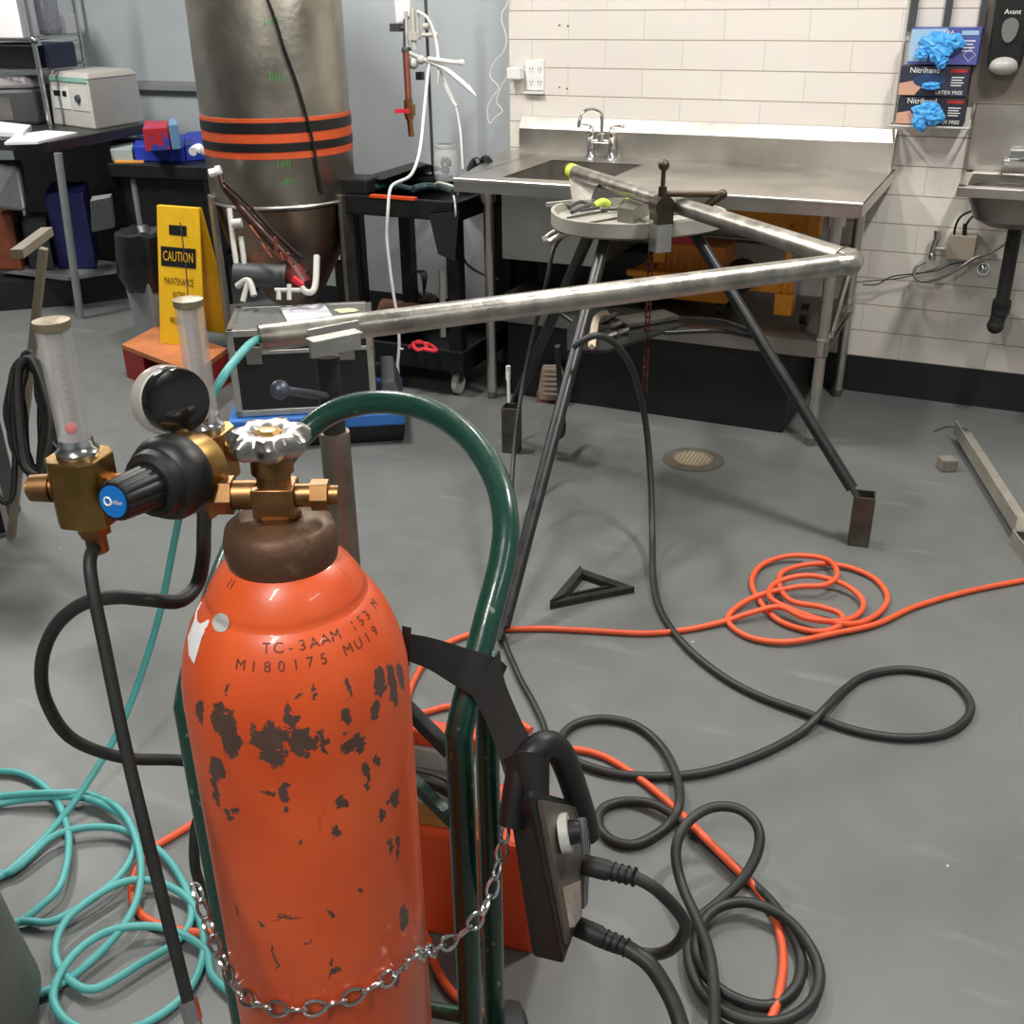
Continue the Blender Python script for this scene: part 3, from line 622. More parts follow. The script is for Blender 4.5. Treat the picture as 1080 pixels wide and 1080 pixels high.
# ================================================================== cords and hoses on the floor
def floor_line(pts, r):
    P = []
    for p in pts:
        x, y = p[0], p[1]; z = p[2] if len(p) > 2 else 0
        P.append(F(x, y, r+z))
    return P
one('orange_cord', MB().tube([F(*p) for p in [(1130,603,.008),(1080,612,.008),(1020,624,.008),(965,640,.008),(925,658,.01),(880,668,.012),(830,677,.012),(790,672,.010),(768,656,.010),(775,642,.012),(800,628,.022),(840,619,.03),(870,617,.035),(883,606,.035),(872,590,.03),(835,586,.02),(805,595,.012),(793,612,.010),(800,632,.010),(822,655,.010),(860,666,.012),(885,660,.02),(887,648,.025),(865,640,.028),(835,634,.026),(822,618,.02),(826,603,.015),(855,595,.02),(890,597,.012),(922,610,.010),(936,630,.010),(925,648,.012),(900,658,.018),(868,654,.03),(838,644,.032),(812,630,.03),(818,615,.025),(850,607,.035),(885,614,.028),(908,630,.02),(908,645,.015),(888,655,.025),(850,652,.035),(822,640,.03),(790,647,.02),(765,655,.012),(725,664,.008),(680,668,.008),(620,665,.008),(560,663,.008),(500,668,.008),(455,690,.008),(430,735,.008),(440,752,.008),(475,745,.008),(520,748,.008),(560,770,.008)]], .0078, n=10, sub=6),
    orangecord, 'bright orange cord coiled in loops in the middle of the floor', 'cord')
one('orange_cord', MB().tube([F(*p) for p in [(540,800,.008),(590,790,.008),(632,796,.008),(670,818,.008),(705,846,.014),(740,880,.03),(772,912,.024),(800,940,.010),(818,970,.008),(826,1010,.008),(820,1055,.012),(808,1090,.008),(800,1130,.008)]], .0078, n=10), orangecord, 'bright orange cord running diagonally beneath the black cable coils', 'cord')
one('orange_cord', MB().tube([F(*p) for p in [(215,862,.008),(185,880,.008),(155,900,.008),(140,930,.008),(145,960,.008),(175,978,.008),(230,985,.008),(330,985,.008),(430,975,.008),(450,990,.008),(460,1020,.008),(480,1050,.008),(520,1075,.008)]], .0078, n=10), orangecord, 'bright orange cord curving out from behind the green cart on the left', 'cord')
one('welding_cable', MB().tube([F(604,366,.63), F(628,354,.66), F(650,364,.62), F(668,392,.52), F(680,440,.36), F(686,500,.2), F(688,560,.07), F(689,610,.02), F(697,645,.01), F(722,680,.01), F(760,712,.01), F(800,734,.01), F(850,752,.012), F(900,770,.01), F(950,778,.01), F(995,774,.01), F(1020,757,.01), F(1022,738,.01), F(1000,716,.01), F(955,706,.01), F(915,712,.01), F(890,728,.012), F(870,748,.03), F(845,772,.012), F(800,796,.01), F(745,814,.01), F(690,819,.01), F(640,814,.01), F(603,800,.01), F(592,780,.01), F(606,764,.01), F(635,758,.01), F(670,765,.01), F(698,788,.01), F(714,820,.02), F(716,850,.03), F(703,872,.012), F(672,890,.01), F(645,886,.01), F(631,868,.01), F(638,851,.01), F(665,845,.01), F(698,852,.02), F(738,882,.012), F(780,920,.01), F(812,950,.012), F(832,978,.02), F(845,1010,.01), F(840,1040,.01), F(815,1060,.01), F(780,1055,.012), F(750,1035,.02), F(735,1005,.03), F(740,975,.03), F(760,956,.03), F(790,952,.03), F(825,966,.03), F(850,992,.03), F(864,1025,.02), F(857,1055,.02), F(830,1075,.02), F(795,1078,.02), F(760,1065,.02), F(736,1040,.02), F(726,1005,.02), F(732,975,.02), F(760,950,.03), F(785,925,.05), F(800,895,.08), F(798,870,.10), F(778,853,.11), F(750,852,.11), F(725,868,.10), F(713,895,.08), F(718,930,.05), F(735,970,.045), F(748,1005,.05), F(753,1045,.06), F(754,1090,.08), F(754,1140,.10)], .0098, n=12, sub=6),
    blackcable, 'long black welding cable snaking from the steel tripod into loops on the floor', 'cable')
one('ground_cable', MB().tube([F(596,246,.80), F(584,262,.77), F(577,295,.68), F(566,338,.54), F(554,392,.38), F(546,440,.26), F(541,490,.15), F(538,540,.08), F(532,610,.03), F(528,660,.012), F(545,708,.01), F(563,742,.01), F(575,772,.01), F(575,820,.01)], .0075, n=10), blackcable, 'thin black ground cable hanging from the clamp on the tray down to the floor', 'cable')
B0 = F(272, 358, .945)
tl = [B0+V((.03, .03, .0)), B0, F(255, 372, .96), F(228, 410, .93), F(205, 470, .80), F(186, 560, .55), F(165, 660, .33), F(130, 760, .15), F(88, 832, .05), F(50, 880, .012), F(10, 918, .01), F(-30, 945, .01), F(-40, 985, .01), F(20, 972, .012), F(60, 970, .015), F(120, 930, .02), F(143, 890, .02), F(130, 862, .02), F(90, 842, .02), F(40, 842, .015), F(-10, 852, .01), F(-30, 880, .01), F(5, 922, .01), F(60, 880, .02), F(120, 873, .02), F(165, 895, .015), F(190, 925, .012), F(202, 960, .012), F(190, 990, .012), F(150, 1015, .015), F(100, 1043, .015), F(70, 1030, .015), F(58, 1000, .02), F(75, 965, .03), F(125, 932, .03), F(165, 930, .02), F(200, 950, .015), F(215, 990, .01), F(205, 1035, .01), F(170, 1070, .01), F(120, 1090, .01), F(75, 1080, .012), F(56, 1050, .02), F(75, 1010, .03), F(115, 982, .03), F(170, 978, .02), F(215, 1000, .012), F(225, 1030, .01), F(260, 1060, .01)]
one('teal_hose', MB().tube(tl, .0072, n=10, sub=6), teal, 'thin teal hose from the steel pipe end down to loose coils on the left floor', 'hose')
t2 = [F(-30, 815, .01), F(20, 815, .01), F(55, 838, .012), F(72, 880, .02), F(65, 930, .02), F(40, 958, .015), F(15, 975, .012), F(-20, 990, .01), F(10, 1048, .01), F(60, 1040, .01), F(110, 1000, .02), F(142, 955, .03), F(148, 905, .03), F(130, 858, .03), F(95, 838, .02), F(55, 836, .03), F(0, 840, .02), F(-30, 850, .01)]
one('teal_hose', MB().tube(t2, .0072, n=10, sub=6), teal, 'teal hose lying in wide loops at the left edge of the picture', 'hose')

# ================================================================== pipe frame
PZ = .955
EL, A0, B0c = F(903, 277, PZ), F(601, 180, PZ), F(274, 357, .945)
pf = thing('pipe_frame', EL, 'right-angled frame of two welded steel pipes resting on the tripod vise and stand', 'steel pipe')
rp = .0241
da, db = (A0-EL).normalized(), (B0c-EL).normalized()
MB().tube([EL+da*.02, A0], rp, n=24, curve=False).build('pipe', galv, pf)
MB().tube([EL+db*.02, B0c], rp, n=24, curve=False).build('pipe', galv, pf)
MB().tube([EL+da*.055, EL+da*.03-(da+db)*.006, EL-(da+db)*.004+(da+db)*.012, EL+db*.03-(da+db)*.006, EL+db*.055], rp*1.03, n=24, sub=6).build('elbow', galv, pf)
MB().torus(EL+da*.045, rp*1.0, .003, da, 28, 6).torus(EL+db*.045, rp*1.0, .003, db, 28, 6).build('weld_bead', mill, pf)
b = MB().tube([A0-da*.012, A0+da*.002], rp*1.12, n=24, curve=False); b.build('pipe_collar', mat('dark_brass_ring', (110, 96, 60), .4, .8), pf)
MB().tube([A0-da*.05, A0-da*.012], rp*1.05, n=24, curve=False).build('tape_band', lime, pf)

# pipe stand under the left end
sp = F(343, 352, .905); ps = thing('pipe_stand', (sp.x, sp.y, 0), 'steel pipe stand with threaded T handle propping the left end of the pipe', 'pipe stand')
MB().tube([V((sp.x, sp.y, .02)), V((sp.x, sp.y, .70))], .031, n=20, curve=False).build('post', mat('raw_tube_steel', (150, 140, 128), .4, .9, var=.25, vscale=12), ps)
MB().tube([V((sp.x, sp.y, .69)), V((sp.x, sp.y, .86))], .024, n=18, curve=False).build('sleeve', blackm, ps)
MB().prism([V((sp.x, sp.y, .86))+V(q) for q in ((-.05,-.02,.02),(.05,-.02,.02),(.05,.02,.02),(-.05,.02,.02))], (0,0,.012)).build('cradle', blackm, ps)
hp = V((sp.x, sp.y, .775)); he = DZ(295, 411, 1.93)
MB().tube([hp, he], .008, n=12, curve=False).sphere(he, .018).build('crank_handle', mat('blue_grey_steel', (96, 104, 116), .4, .6), ps)
for a in (90, 210, 330):
    q = V((math.cos(math.radians(a)), math.sin(math.radians(a)), 0))
    MB().tube([V((sp.x, sp.y, .30)), V((sp.x, sp.y, .0))+q*.22+V((0, 0, .012))], .011, n=10, curve=False).build('leg', mill, ps)
# bright angle bracket on the pipe
ab = [F(330, 362, .955), F(380, 350, .955)]
br = MB().beam(F(332, 354, .965)+V((.02, -.045, 0)), F(383, 344, .965)+V((.02, -.045, 0)), .008, .05); br.beam(F(332, 354, .99)+V((.01, -.03, 0)), F(383, 344, .99)+V((.01, -.03, 0)), .03, .004)
one('angle_bracket', br, alu, 'short piece of bright angle steel lying against the pipe above its stand', 'bracket')

# ================================================================== tripod vise stand
ft = [F(527, 676, 0.01), F(904, 524, .155), F(540, 432, .13)]
TCt = F(668, 223, .90)
tp = thing('tripod_vise_stand', (TCt.x, TCt.y, 0), 'three-legged black steel pipe stand with grey tool tray and chain vise', 'pipe stand')
tops = [F(640, 246, .858), F(729, 240, .858), F(622, 246, .858)]
for i in range(3):
    a, b_ = tops[i], ft[i]
    lg = MB().tube([a, b_.lerp(a, .03)], .018, n=16, curve=False)
    d = (b_-a).normalized(); q = b_.lerp(a, .06)
    lg.beam(q, b_, .034, .012, upv=(1, .3, 0)); lg.build('leg', blackm, tp)
tz = .875
tr = MB(); ntr = 40; ring = []
for i in range(ntr):
    a = 2*PI*i/ntr; rx = .265*(1+.06*math.cos(3*a-.4)); ry = .215*(1+.05*math.cos(3*a)); ring.append((math.cos(a)*rx, math.sin(a)*ry))
Rr = M4.Rotation(.35, 3, 'Z')
def trp(x, y, z): q = Rr@V((x, y, 0)); return V((TCt.x+q.x, TCt.y+q.y, z))
lv = [(1.0, tz+.028), (1.0, tz-.012), (.93, tz-.02), (.90, tz-.02), (.0, tz-.02)]
inner = [(1.0, tz+.028), (.96, tz+.028), (.94, tz+.006), (.0, tz+.006)]
for prf in (lv, inner):
    vs = [trp(x*k, y*k, z) for k, z in prf for x, y in ring]
    tr.add(vs, [(k*ntr+i, k*ntr+(i+1) % ntr, (k+1)*ntr+(i+1) % ntr, (k+1)*ntr+i) for k in range(len(prf)-1) for i in range(ntr)], True)
tray = tr.build('tray', tray_grey, tp)
MB().lathe([(.10, tz-.02), (.085, tz-.05), (.05, tz-.06)], (TCt.x, TCt.y, 0), n=24).build('hub', blackm, tp)
b = MB().hexa([trp(-.05,-.06,tz+.006), trp(.0,-.10,tz+.006), trp(.05,.05,tz+.006), trp(-.01,.07,tz+.006), trp(-.05,-.06,tz+.05), trp(.0,-.10,tz+.05), trp(.05,.05,tz+.05), trp(-.01,.07,tz+.05)]); b.build('vise_base', steelr, tp, bevel=.003)
# vise body under the pipe where it crosses the tray
vz = F(698, 218, PZ); along = da
MB().beam(vz-V((0,0,.034)), vz-V((0,0,.125)), .05, .045, upv=tuple(along)).build('vise_jaw', alu, tp, bevel=.003)
vs_ = MB().cyl(vz-along*.022, vz+along*.022, rp+.007, n=24); vs_.box(vz-V((0,0,.03)), (.05, .05, .03), rz=.8); vs_.cyl(vz+V((0,0,.02)), vz+V((0,0,.055)), .012); vs_.build('vise_yoke', mat('brown_black_steel', (70, 62, 54), .4, .7, var=.3), tp)
MB().beam(vz-V((0,0,.09)), V((TCt.x, TCt.y, .855)), .05, .03).build('vise_arm', steelr, tp)
rb1 = MB()
for (xa_, ya_, xb_, yb_) in ((-.20,-.02,-.08,.10), (-.16,-.12,-.05,-.02), (.06,-.10,.18,-.04), (.08,.04,.20,.06), (-.10,.12,.06,.14)): rb1.beam(trp(xa_,ya_,tz+.008), trp(xb_,yb_,tz+.008), .006, .006)
rb1.build('tray_ribs', mat('rib_dark', (84, 82, 76), .6), tp)
sw = MB().cyl(vz+V((0,0,.03)), vz+V((0,0,.105)), .0065); sw.sphere(vz+V((0,0,.112)), .016); sw.build('vise_screw', mat('brown_steel', (84, 72, 60), .4, .7), tp)
e1, e2 = F(762, 205, PZ+.035), F(738, 222, PZ-.01)
hd_ = MB().tube([vz+V((0,0,.035)), e1], .0085, n=12, curve=False); hd_.sphere(e1, .014); hd_.tube([e1, e2], .012, n=12, curve=False); hd_.build('vise_handle', MATS['brown_steel'], tp)
# hanging vise chain
c1 = F(688, 232, .90); chn = MB(); k = 0; z = .90; cy_ = V((c1.x, c1.y, 0)); bott = HH(cy_, 683, 414); seg = .020
while z > bott:
    p = V((c1.x, c1.y, z)); 
    chn.box(p+V((.006, 0, 0)), (.003, .007, .022)); chn.box(p-V((.006, 0, 0)), (.003, .007, .022)); chn.cyl(p+V((-.009, 0, .01)), p+V((.009, 0, .01)), .0035, n=8)
    z -= seg
chn.build('vise_chain', mat('red_brown_chain', (96, 40, 36), .45, .5, vscale=120, col2=(150, 130, 120), th=(.6, .64)), tp)
# tools lying in the tray are things of their own
def bits(name, mb, m, label, cat, grp=None): return one(name, mb, m, label, cat, grp)
bits('metal_funnel', MB().hexa([F(604,214,.89), F(622,213,.89), F(626,205,.89), F(606,205,.89), F(600,188,.94), F(629,196,.95), F(634,192,.95), F(606,186,.94)]), alu, 'bright folded metal scoop standing at the back left of the grey tray', 'metal scoop')
bits('wire_cutter', MB().tube([F(600,219,.90), F(612,213,.905), F(622,216,.90), F(612,220,.90), F(603,224,.90)], .006, n=8).tube([F(612,222,.90), F(632,219,.90)], .005, n=8, curve=False), dgrey, 'dark cutting pliers at the left of the grey tray', 'pliers')
bits('steel_bar', MB().beam(F(576,216,.895), F(603,213,.905), .018, .012), tray_grey, 'flat grey bar sticking out left over the tray rim', 'bar')
gcm = thing('ground_clamp', F(590,252,.84), 'silver ground clamp biting the left edge of the tray mount, its cable hanging down', 'ground clamp')
MB().tube([F(577,256,.83), F(590,249,.845), F(606,243,.86)], .010, n=10).build('jaw', alu, gcm, bevel=0)
MB().tube([F(574,252,.83), F(586,244,.85), F(604,240,.865)], .008, n=10).tube([F(574,252,.83), F(577,257,.83)], .01, n=10, curve=False).build('jaw', steelr, gcm)
bits('lime_glove', MB().hexa([F(660,215,.90), F(690,212,.90), F(684,205,.90), F(661,205,.90), F(660,210,.92), F(684,209,.93), F(680,204,.92), F(661,204,.92)]), lime, 'lime green cloth lying in the tray beneath the pipe', 'cloth')
bits('lime_tool', MB().tube([F(628,217,.905), F(636,213,.915), F(642,216,.905)], .012, n=10), lime, 'small lime green grip beside the square steel block in the tray', 'tool')
# mid shelf with braces
sz = .56
pl = MB().prism([F(x, y, sz) for x, y in ((598,372),(640,372),(700,352),(722,344),(700,332),(650,326),(612,330),(598,350))], (0, 0, .008)); pl.build('shelf', blackm, tp)
legp = ft[1].lerp(tops[1], .58)
MB().tube([F(700, 351, sz), F(760, 349, sz), legp], .008, n=10).tube([F(712, 336, sz), F(760, 339, sz+.01), legp+V((0,0,.012))], .008, n=10).build('brace', blackm, tp)
MB().tube([F(605, 360, sz), ft[0].lerp(tops[0], .62)], .009, n=10, curve=False).tube([F(605, 340, sz), ft[2].lerp(tops[2], .62)], .009, n=10, curve=False).build('brace', blackm, tp)
bits('jaw_plate', MB().prism([F(x, y, sz+.012) for x, y in ((662,346),(716,337),(700,330),(648,338))], (0, 0, .012)), steelr, 'two-tone flat steel plate lying on the tripod mid shelf', 'steel plate')
bits('paint_stick', MB().tube([F(640,331,.60), F(630,334,.605), F(626,350,.59), F(624,366,.575)], .011, n=4, sub=5), woodl, 'bent pale wooden handle piece on the tripod mid shelf', 'handle')
b = MB()
for q, (x, y) in enumerate(((640,336),(645,345),(652,352),(640,356),(632,340))): b.cyl(F(x, y, sz+.012), F(x+10, y-4, sz+.018), .009, n=10)
bits('loose_sockets', b, steelr, 'loose dark steel fittings scattered on the tripod mid shelf', 'fittings')
b = MB().tube([F(592,440,.14), F(590,400,.26), F(588,365,.40)], .010, n=10).tube([F(578,462,.08), F(592,458,.10), F(593,440,.14)], .012, n=10); b.build('lock_rod', blackm, tp)
# steel tube blocks under two feet
for (x, y, top), lab in (((905, 572, (906, 520)), 'hollow square steel tube standing upright under the right tripod foot'), ((540, 475, (540, 428)), 'hollow square steel tube standing upright under the far left tripod foot')):
    g_ = F(x, y); zt = HH(g_, *top)+.0; b = MB(); w_ = .028
    for sx, sy, lx, ly in ((-1, 0, .004, 2*w_), (1, 0, .004, 2*w_), (0, -1, 2*w_, .004), (0, 1, 2*w_, .004)):
        R = M4.Rotation(.15, 3, 'Z'); b.box(V((g_.x, g_.y, zt/2))+R@V((sx*w_, sy*w_+.0, 0)), (lx, ly, zt), rz=.15)
    one('steel_block', b, mill, lab, 'steel block', bevel=.001)
one('steel_pin', MB().cyl(F(537, 428, .14), F(536, 392, .26), .006).cyl(F(536, 400, .23), F(536, 386, .28), .009), white, 'white pin standing on the far left steel block', 'pin')

# triangle magnet, drain, angle steel
m_ = MB(); T = [F(580, 643, .0), F(669, 625, .0), F(612, 605, .0)]; cc = sum(T, V())/3
for i in range(3):
    a, b_ = T[i], T[(i+1) % 3]; ia, ib = a.lerp(cc, .36), b_.lerp(cc, .36); m_.prism([a, b_, ib, ia], (0, 0, .018 if i < 2 else .028))
i1, i2 = T[0].lerp(cc, .5), T[1].lerp(cc, .5); m_.prism([i1, i2, i2.lerp(cc, .3), i1.lerp(cc, .3)], (0, 0, .02))
one('speed_square', m_, mat('dark_cast_square', (44, 44, 42), .5, .3, var=.4, vscale=60), 'dark triangular framing square lying flat on the floor', 'framing square')
dc = F(731, 485); dr = thing('floor_drain', dc, 'round brass-coloured drain grate set in a dark patch of floor', 'floor drain')
MB().cyl(dc, dc+V((0,0,.003)), .108, n=48).build('surround', mat('drain_surround', (84, 80, 72), .6, var=.2), dr)
MB().lathe([(.07, .003), (.07, .007), (.062, .008), (.062, .004)], dc, n=40, cap=False).build('rim', mat('drain_bronze', (156, 142, 118), .45, .5), dr)
g = MB()
for i in range(-5, 6):
    yy_ = i*.0105; hw_ = math.sqrt(max(0, .061**2-yy_**2)); g.box(dc+V((0, yy_, .0055)), (2*hw_, .0042, .003))
for i in range(-4, 5):
    xx_ = i*.0135; hw_ = math.sqrt(max(0, .061**2-xx_**2)); g.box(dc+V((xx_, 0, .0053)), (.004, 2*hw_, .003))
g.build('grate', mat('grate_bronze', (190, 176, 150), .4, .4), dr)
MB().cyl(dc+V((0,0,.0031)), dc+V((0,0,.0034)), .062, n=40).build('drain_hole', black, dr)
def angle_iron(a, b, w, hgt, z, label):
    d = (b-a).normalized(); n = V((d.y, -d.x, 0)); a, b = a+V((0,0,z)), b+V((0,0,z)); m = MB()
    m.prism([a, b, b-n*w, a-n*w], (0, 0, .004)); m.prism([a, b, b+n*.004, a+n*.004], (0, 0, hgt)); return m
one('angle_steel', angle_iron(F(1005, 465), F(1068, 570), .06, .05, .03, ''), mat('pale_angle', (178, 172, 160), .45, .5, var=.12), 'long pale angle steel bar propped at the right edge of the floor', 'angle steel')
one('angle_steel', angle_iron(F(1066, 574), F(1098, 618), .06, .05, .0, ''), MATS['pale_angle'], 'second shorter angle steel bar lying under the end of the long one', 'angle steel')
one('mortar_block', MB().box(F(994, 497)+V((.01,.02,.022)), (.055, .05, .044), rz=.5), mat('concrete_block', (120, 114, 104), .8, var=.25, vscale=80), 'small rough grey block propping the far end of the angle steel', 'block', bevel=.004)
one('floor_scrap', MB().tube([F(985,455,.003), F(1000,450,.003), F(1022,453,.003)], .002, n=6), dgrey, 'thin dark strand lying on the floor beyond the angle steel', 'strand')

# ================================================================== steel counter with bowl
CZ = .888
ct = thing('steel_sink_table', (-1.15, 3.95, 0), 'long stainless steel work table with sink bowl, backsplash and lower shelf', 'sink table')
x0, x1, y0c, y1c = -1.90, -.448, 3.57, 4.375
bx0, bx1, by0, by1 = -1.758, -1.375, 3.69, 4.165
top = MB()
for a, b_, c_, d_ in ((x0, y0c, bx0, y1c), (bx1, y0c, x1, y1c), (bx0, y0c, bx1, by0), (bx0, by1, bx1, y1c)): top.bounds((a, b_, CZ-.004), (c_, d_, CZ))
top.bounds((x0, y0c, CZ-.042), (x1, y0c+.012, CZ+.002)); top.cyl((x0, y0c+.006, CZ), (x1, y0c+.006, CZ), .009, n=12)
top.bounds((x1-.004, y0c, CZ-.042), (x1, y1c, CZ)); top.bounds((x0, y0c, CZ-.042), (x0+.004, y1c, CZ))
top.prism([(x0-.17, y1c-.02, CZ-.004), (x0, y0c+.02, CZ-.004), (x0, y1c+.0, CZ-.004), (x0-.15, y1c+.0, CZ-.004)], (0, 0, .004))
topo = top.build('tabletop', steel, ct)
bp_ = MB().prism([(-1.985, WY-.004, CZ), (-1.985, WY-.055, CZ), (-1.985, WY-.055, .985), (-1.985, WY-.02, 1.03), (-1.985, WY-.004, 1.03)], (1.985+x1-.012, 0, 0))
bp_.build('backsplash', steel, ct)
bw = MB(); dpt = .30; th_ = .003
for a, b_ in (((bx0-th_, by0-th_), (bx0, by1+th_)), ((bx1, by0-th_), (bx1+th_, by1+th_)), ((bx0, by0-th_), (bx1, by0)), ((bx0, by1), (bx1, by1+th_))):
    bw.bounds((a[0], a[1], CZ-dpt), (b_[0], b_[1], CZ-.002))
bw.bounds((bx0, by0, CZ-dpt), (bx1, by1, CZ-dpt+.003)); bw.cyl(((bx0+bx1)/2, 3.95, CZ-dpt-.03), ((bx0+bx1)/2, 3.95, CZ-dpt+.005), .045, n=20)
bw.build('sink_bowl', steel, ct)
ap = MB().bounds((-1.77, 3.685, CZ-.31), (-.62, 3.688, CZ-.04)) if False else None
FLx, FRx, FY_, BY_ = -1.838, -.545, 3.73, 4.30
for x in (FLx, FRx):
    for y in (FY_, BY_):
        l = MB().cyl((x, y, .03), (x, y, CZ-.05), .0205); l.cyl((x, y, CZ-.10), (x, y, CZ-.04), .030); l.cyl((x, y, .34), (x, y, .40), .0245)
        lo_ = l.build('leg', steel, ct)
        MB().lathe([(.014, 0), (.020, .012), (.020, .032)], (x, y, 0), n=16).build('foot', steelr, lo_)
sh = MB().bounds((FLx-.02, FY_-.02, .352), (FRx+.02, BY_+.03, .358)); sh.bounds((FLx-.02, FY_-.022, .335), (FRx+.02, FY_-.018, .392)); sh.bounds((FLx-.02, FY_-.02, .386), (FRx+.02, BY_+.03, .392))
sh.build('lower_shelf', steelr, ct)
MB().tube([(FRx+.02, FY_+.04, .40), (FRx, BY_-.02, .60)], .011, n=10, curve=False).build('brace', steel, ct)
MB().tube([(FLx, BY_, .60), (FRx, BY_, .60)], .013, n=10, curve=False).build('brace', steel, ct)
# faucet
fc = thing('faucet', (-1.60, 4.30, CZ), 'chrome two-handle faucet with gooseneck spout behind the sink bowl', 'faucet')
fb = MB(); fx = (-1.643, -1.552)
for x in fx: fb.lathe([(.022, 0), (.020, .006), (.016, .012), (.016, .075), (.019, .08), (.019, .098), (.012, .104), (.008, .122)], (x, 4.30, CZ), n=20)
fb.cyl((fx[0], 4.30, CZ+.062), (fx[1], 4.30, CZ+.062), .009); fb.lathe([(.015, 0), (.015, .03), (.009, .035)], (-1.597, 4.30, CZ+.062), n=18)
fb.build('body', chrome, fc)
MB().tube([(-1.597, 4.30, CZ+.09), (-1.597, 4.30, CZ+.155), (-1.603, 4.285, CZ+.178), (-1.625, 4.25, CZ+.192), (-1.645, 4.215, CZ+.182), (-1.655, 4.20, CZ+.15), (-1.657, 4.197, CZ+.125)], .0075, n=12).build('spout', chrome, fc)
for x, s in ((fx[0], -1), (fx[1], 1)):
    MB().tube([(x, 4.30, CZ+.118), (x+s*.02, 4.295, CZ+.124), (x+s*.055, 4.285, CZ+.126)], .0055, n=8, radii=[.006, .005, .007]).build('lever', chrome, fc)
# outlet with plug and white wire
oc = AY(557, 80, WY); ot = thing('power_outlet', oc, 'white wall outlet plate with adapter plugged in near the wall corner', 'power outlet')
MB().bounds((oc.x-.01, WY-.008, oc.z-.055), (oc.x+.075, WY, oc.z+.062)).build('plate', white, ot, bevel=.002)
MB().bounds((oc.x-.012, WY-.025, oc.z-.067), (oc.x+.077, WY, oc.z-.060)).build('ledge', white, ot)
s_ = MB()
for sx in (.018, .056):
    for szz in (-.022, .028):
        for ddx in (-.006, .006): s_.bounds((oc.x+sx+ddx-.001, WY-.0095, oc.z+szz-.005), (oc.x+sx+ddx+.001, WY-.008, oc.z+szz+.005))
        s_.cyl((oc.x+sx, WY-.0095, oc.z+szz-.012), (oc.x+sx, WY-.008, oc.z+szz-.012), .0022, n=8)
s_.build('slots', dgrey, ot)
pa = MB().bounds((oc.x-.072, WY-.06, oc.z-.01), (oc.x-.012, WY-.012, oc.z+.035)); tag(pa.build('power_adapter', white, bevel=.004), 'white adapter block plugged in beside the outlet at the wall corner', 'power adapter')
wy = 4.375
one('white_wire', MB().tube([AY(x, y, wy) for x, y in [(541,78),(534,82),(527,95),(524,108),(530,117),(522,124),(516,130),(514,114),(520,102),(526,92),(519,84),(517,77),(522,64),(530,56),(534,45),(533,34),(529,22),(530,12),(534,6),(536,-8)]], .0022, n=6, sub=4), white, 'thin crinkled white wire hanging down the wall corner to the adapter', 'wire')

# ================================================================== things under the counter
mb_ = thing('mop_bucket', AY(752, 330, 4.0), 'yellow mop bucket with wringer stored on the lower shelf of the steel table', 'mop bucket')
zf = .394
def pb(m__, x0_, y0_, x1_, y1_, Ya, Yb):
    p, q = AY(x0_, y1_, Ya), AY(x1_, y0_, Ya); m__.bounds((p.x, Ya, max(zf+.002, p.z)), (q.x, Yb, q.z)); return m__
bk = MB(); xa, xb = AY(664, 300, 3.86).x, AY(775, 300, 3.86).x; zb_ = AY(664, 285, 3.86).z
bk.hexa([(xa+.03, 3.88, zf+.05), (xb-.03, 3.88, zf+.05), (xb-.03, 4.08, zf+.05), (xa+.03, 4.08, zf+.05), (xa, 3.86, zb_), (xb, 3.86, zb_), (xb, 4.12, zb_), (xa, 4.12, zb_)])
bk.bounds((xa-.012, 3.845, zb_-.02), (xb+.012, 3.87, zb_+.006)); bk.build('bucket', yellow2, mb_, bevel=.008)
for sx in (xa+.06, xb-.06):
    for yy_ in (3.92, 4.05): MB().cyl((sx-.012, yy_, zf+.026), (sx+.012, yy_, zf+.026), .025).build('caster', black, mb_)
MB().cyl((AY(850, 325, 3.9).x-.015, 3.9, zf+.04), (AY(850, 325, 3.9).x+.015, 3.9, zf+.04), .038).build('caster', black, mb_)
g_ = pb(MB(), 692, 262, 765, 286, 3.90, 4.06)
g_.build('wringer_basket', mat('basket_amber', (170, 100, 22), .6, var=.3, vscale=90, bump=.3, bscale=140), mb_, bevel=.004)
rib = MB()
for k in range(9): pb(rib, 696+k*7.5, 264, 698+k*7.5, 284, 3.893, 3.90)
rib.build('basket_ribs', yellow2, mb_)
pb(MB(), 688, 238, 703, 276, 3.88, 3.90).build('upright_bar', yellow2, mb_)
fm = MB(); pb(fm, 768, 224, 862, 240, 3.92, 3.95); pb(fm, 850, 228, 866, 250, 3.90, 3.96); pb(fm, 822, 240, 836, 332, 3.88, 3.93); pb(fm, 815, 312, 836, 332, 3.86, 3.93); pb(fm, 770, 296, 836, 305, 3.90, 3.94)
fm.build('frame', yellow2, mb_, bevel=.004)
pb(MB(), 704, 246, 735, 266, 3.905, 3.92).build('red_plate', red, mb_, bevel=.002)
one('black_ball', MB().sphere(AY(783, 287, 3.80)+V((0, .0, -.01)), .06), black, 'round black ball-like lump in front of the yellow bucket on the lower shelf', 'ball')
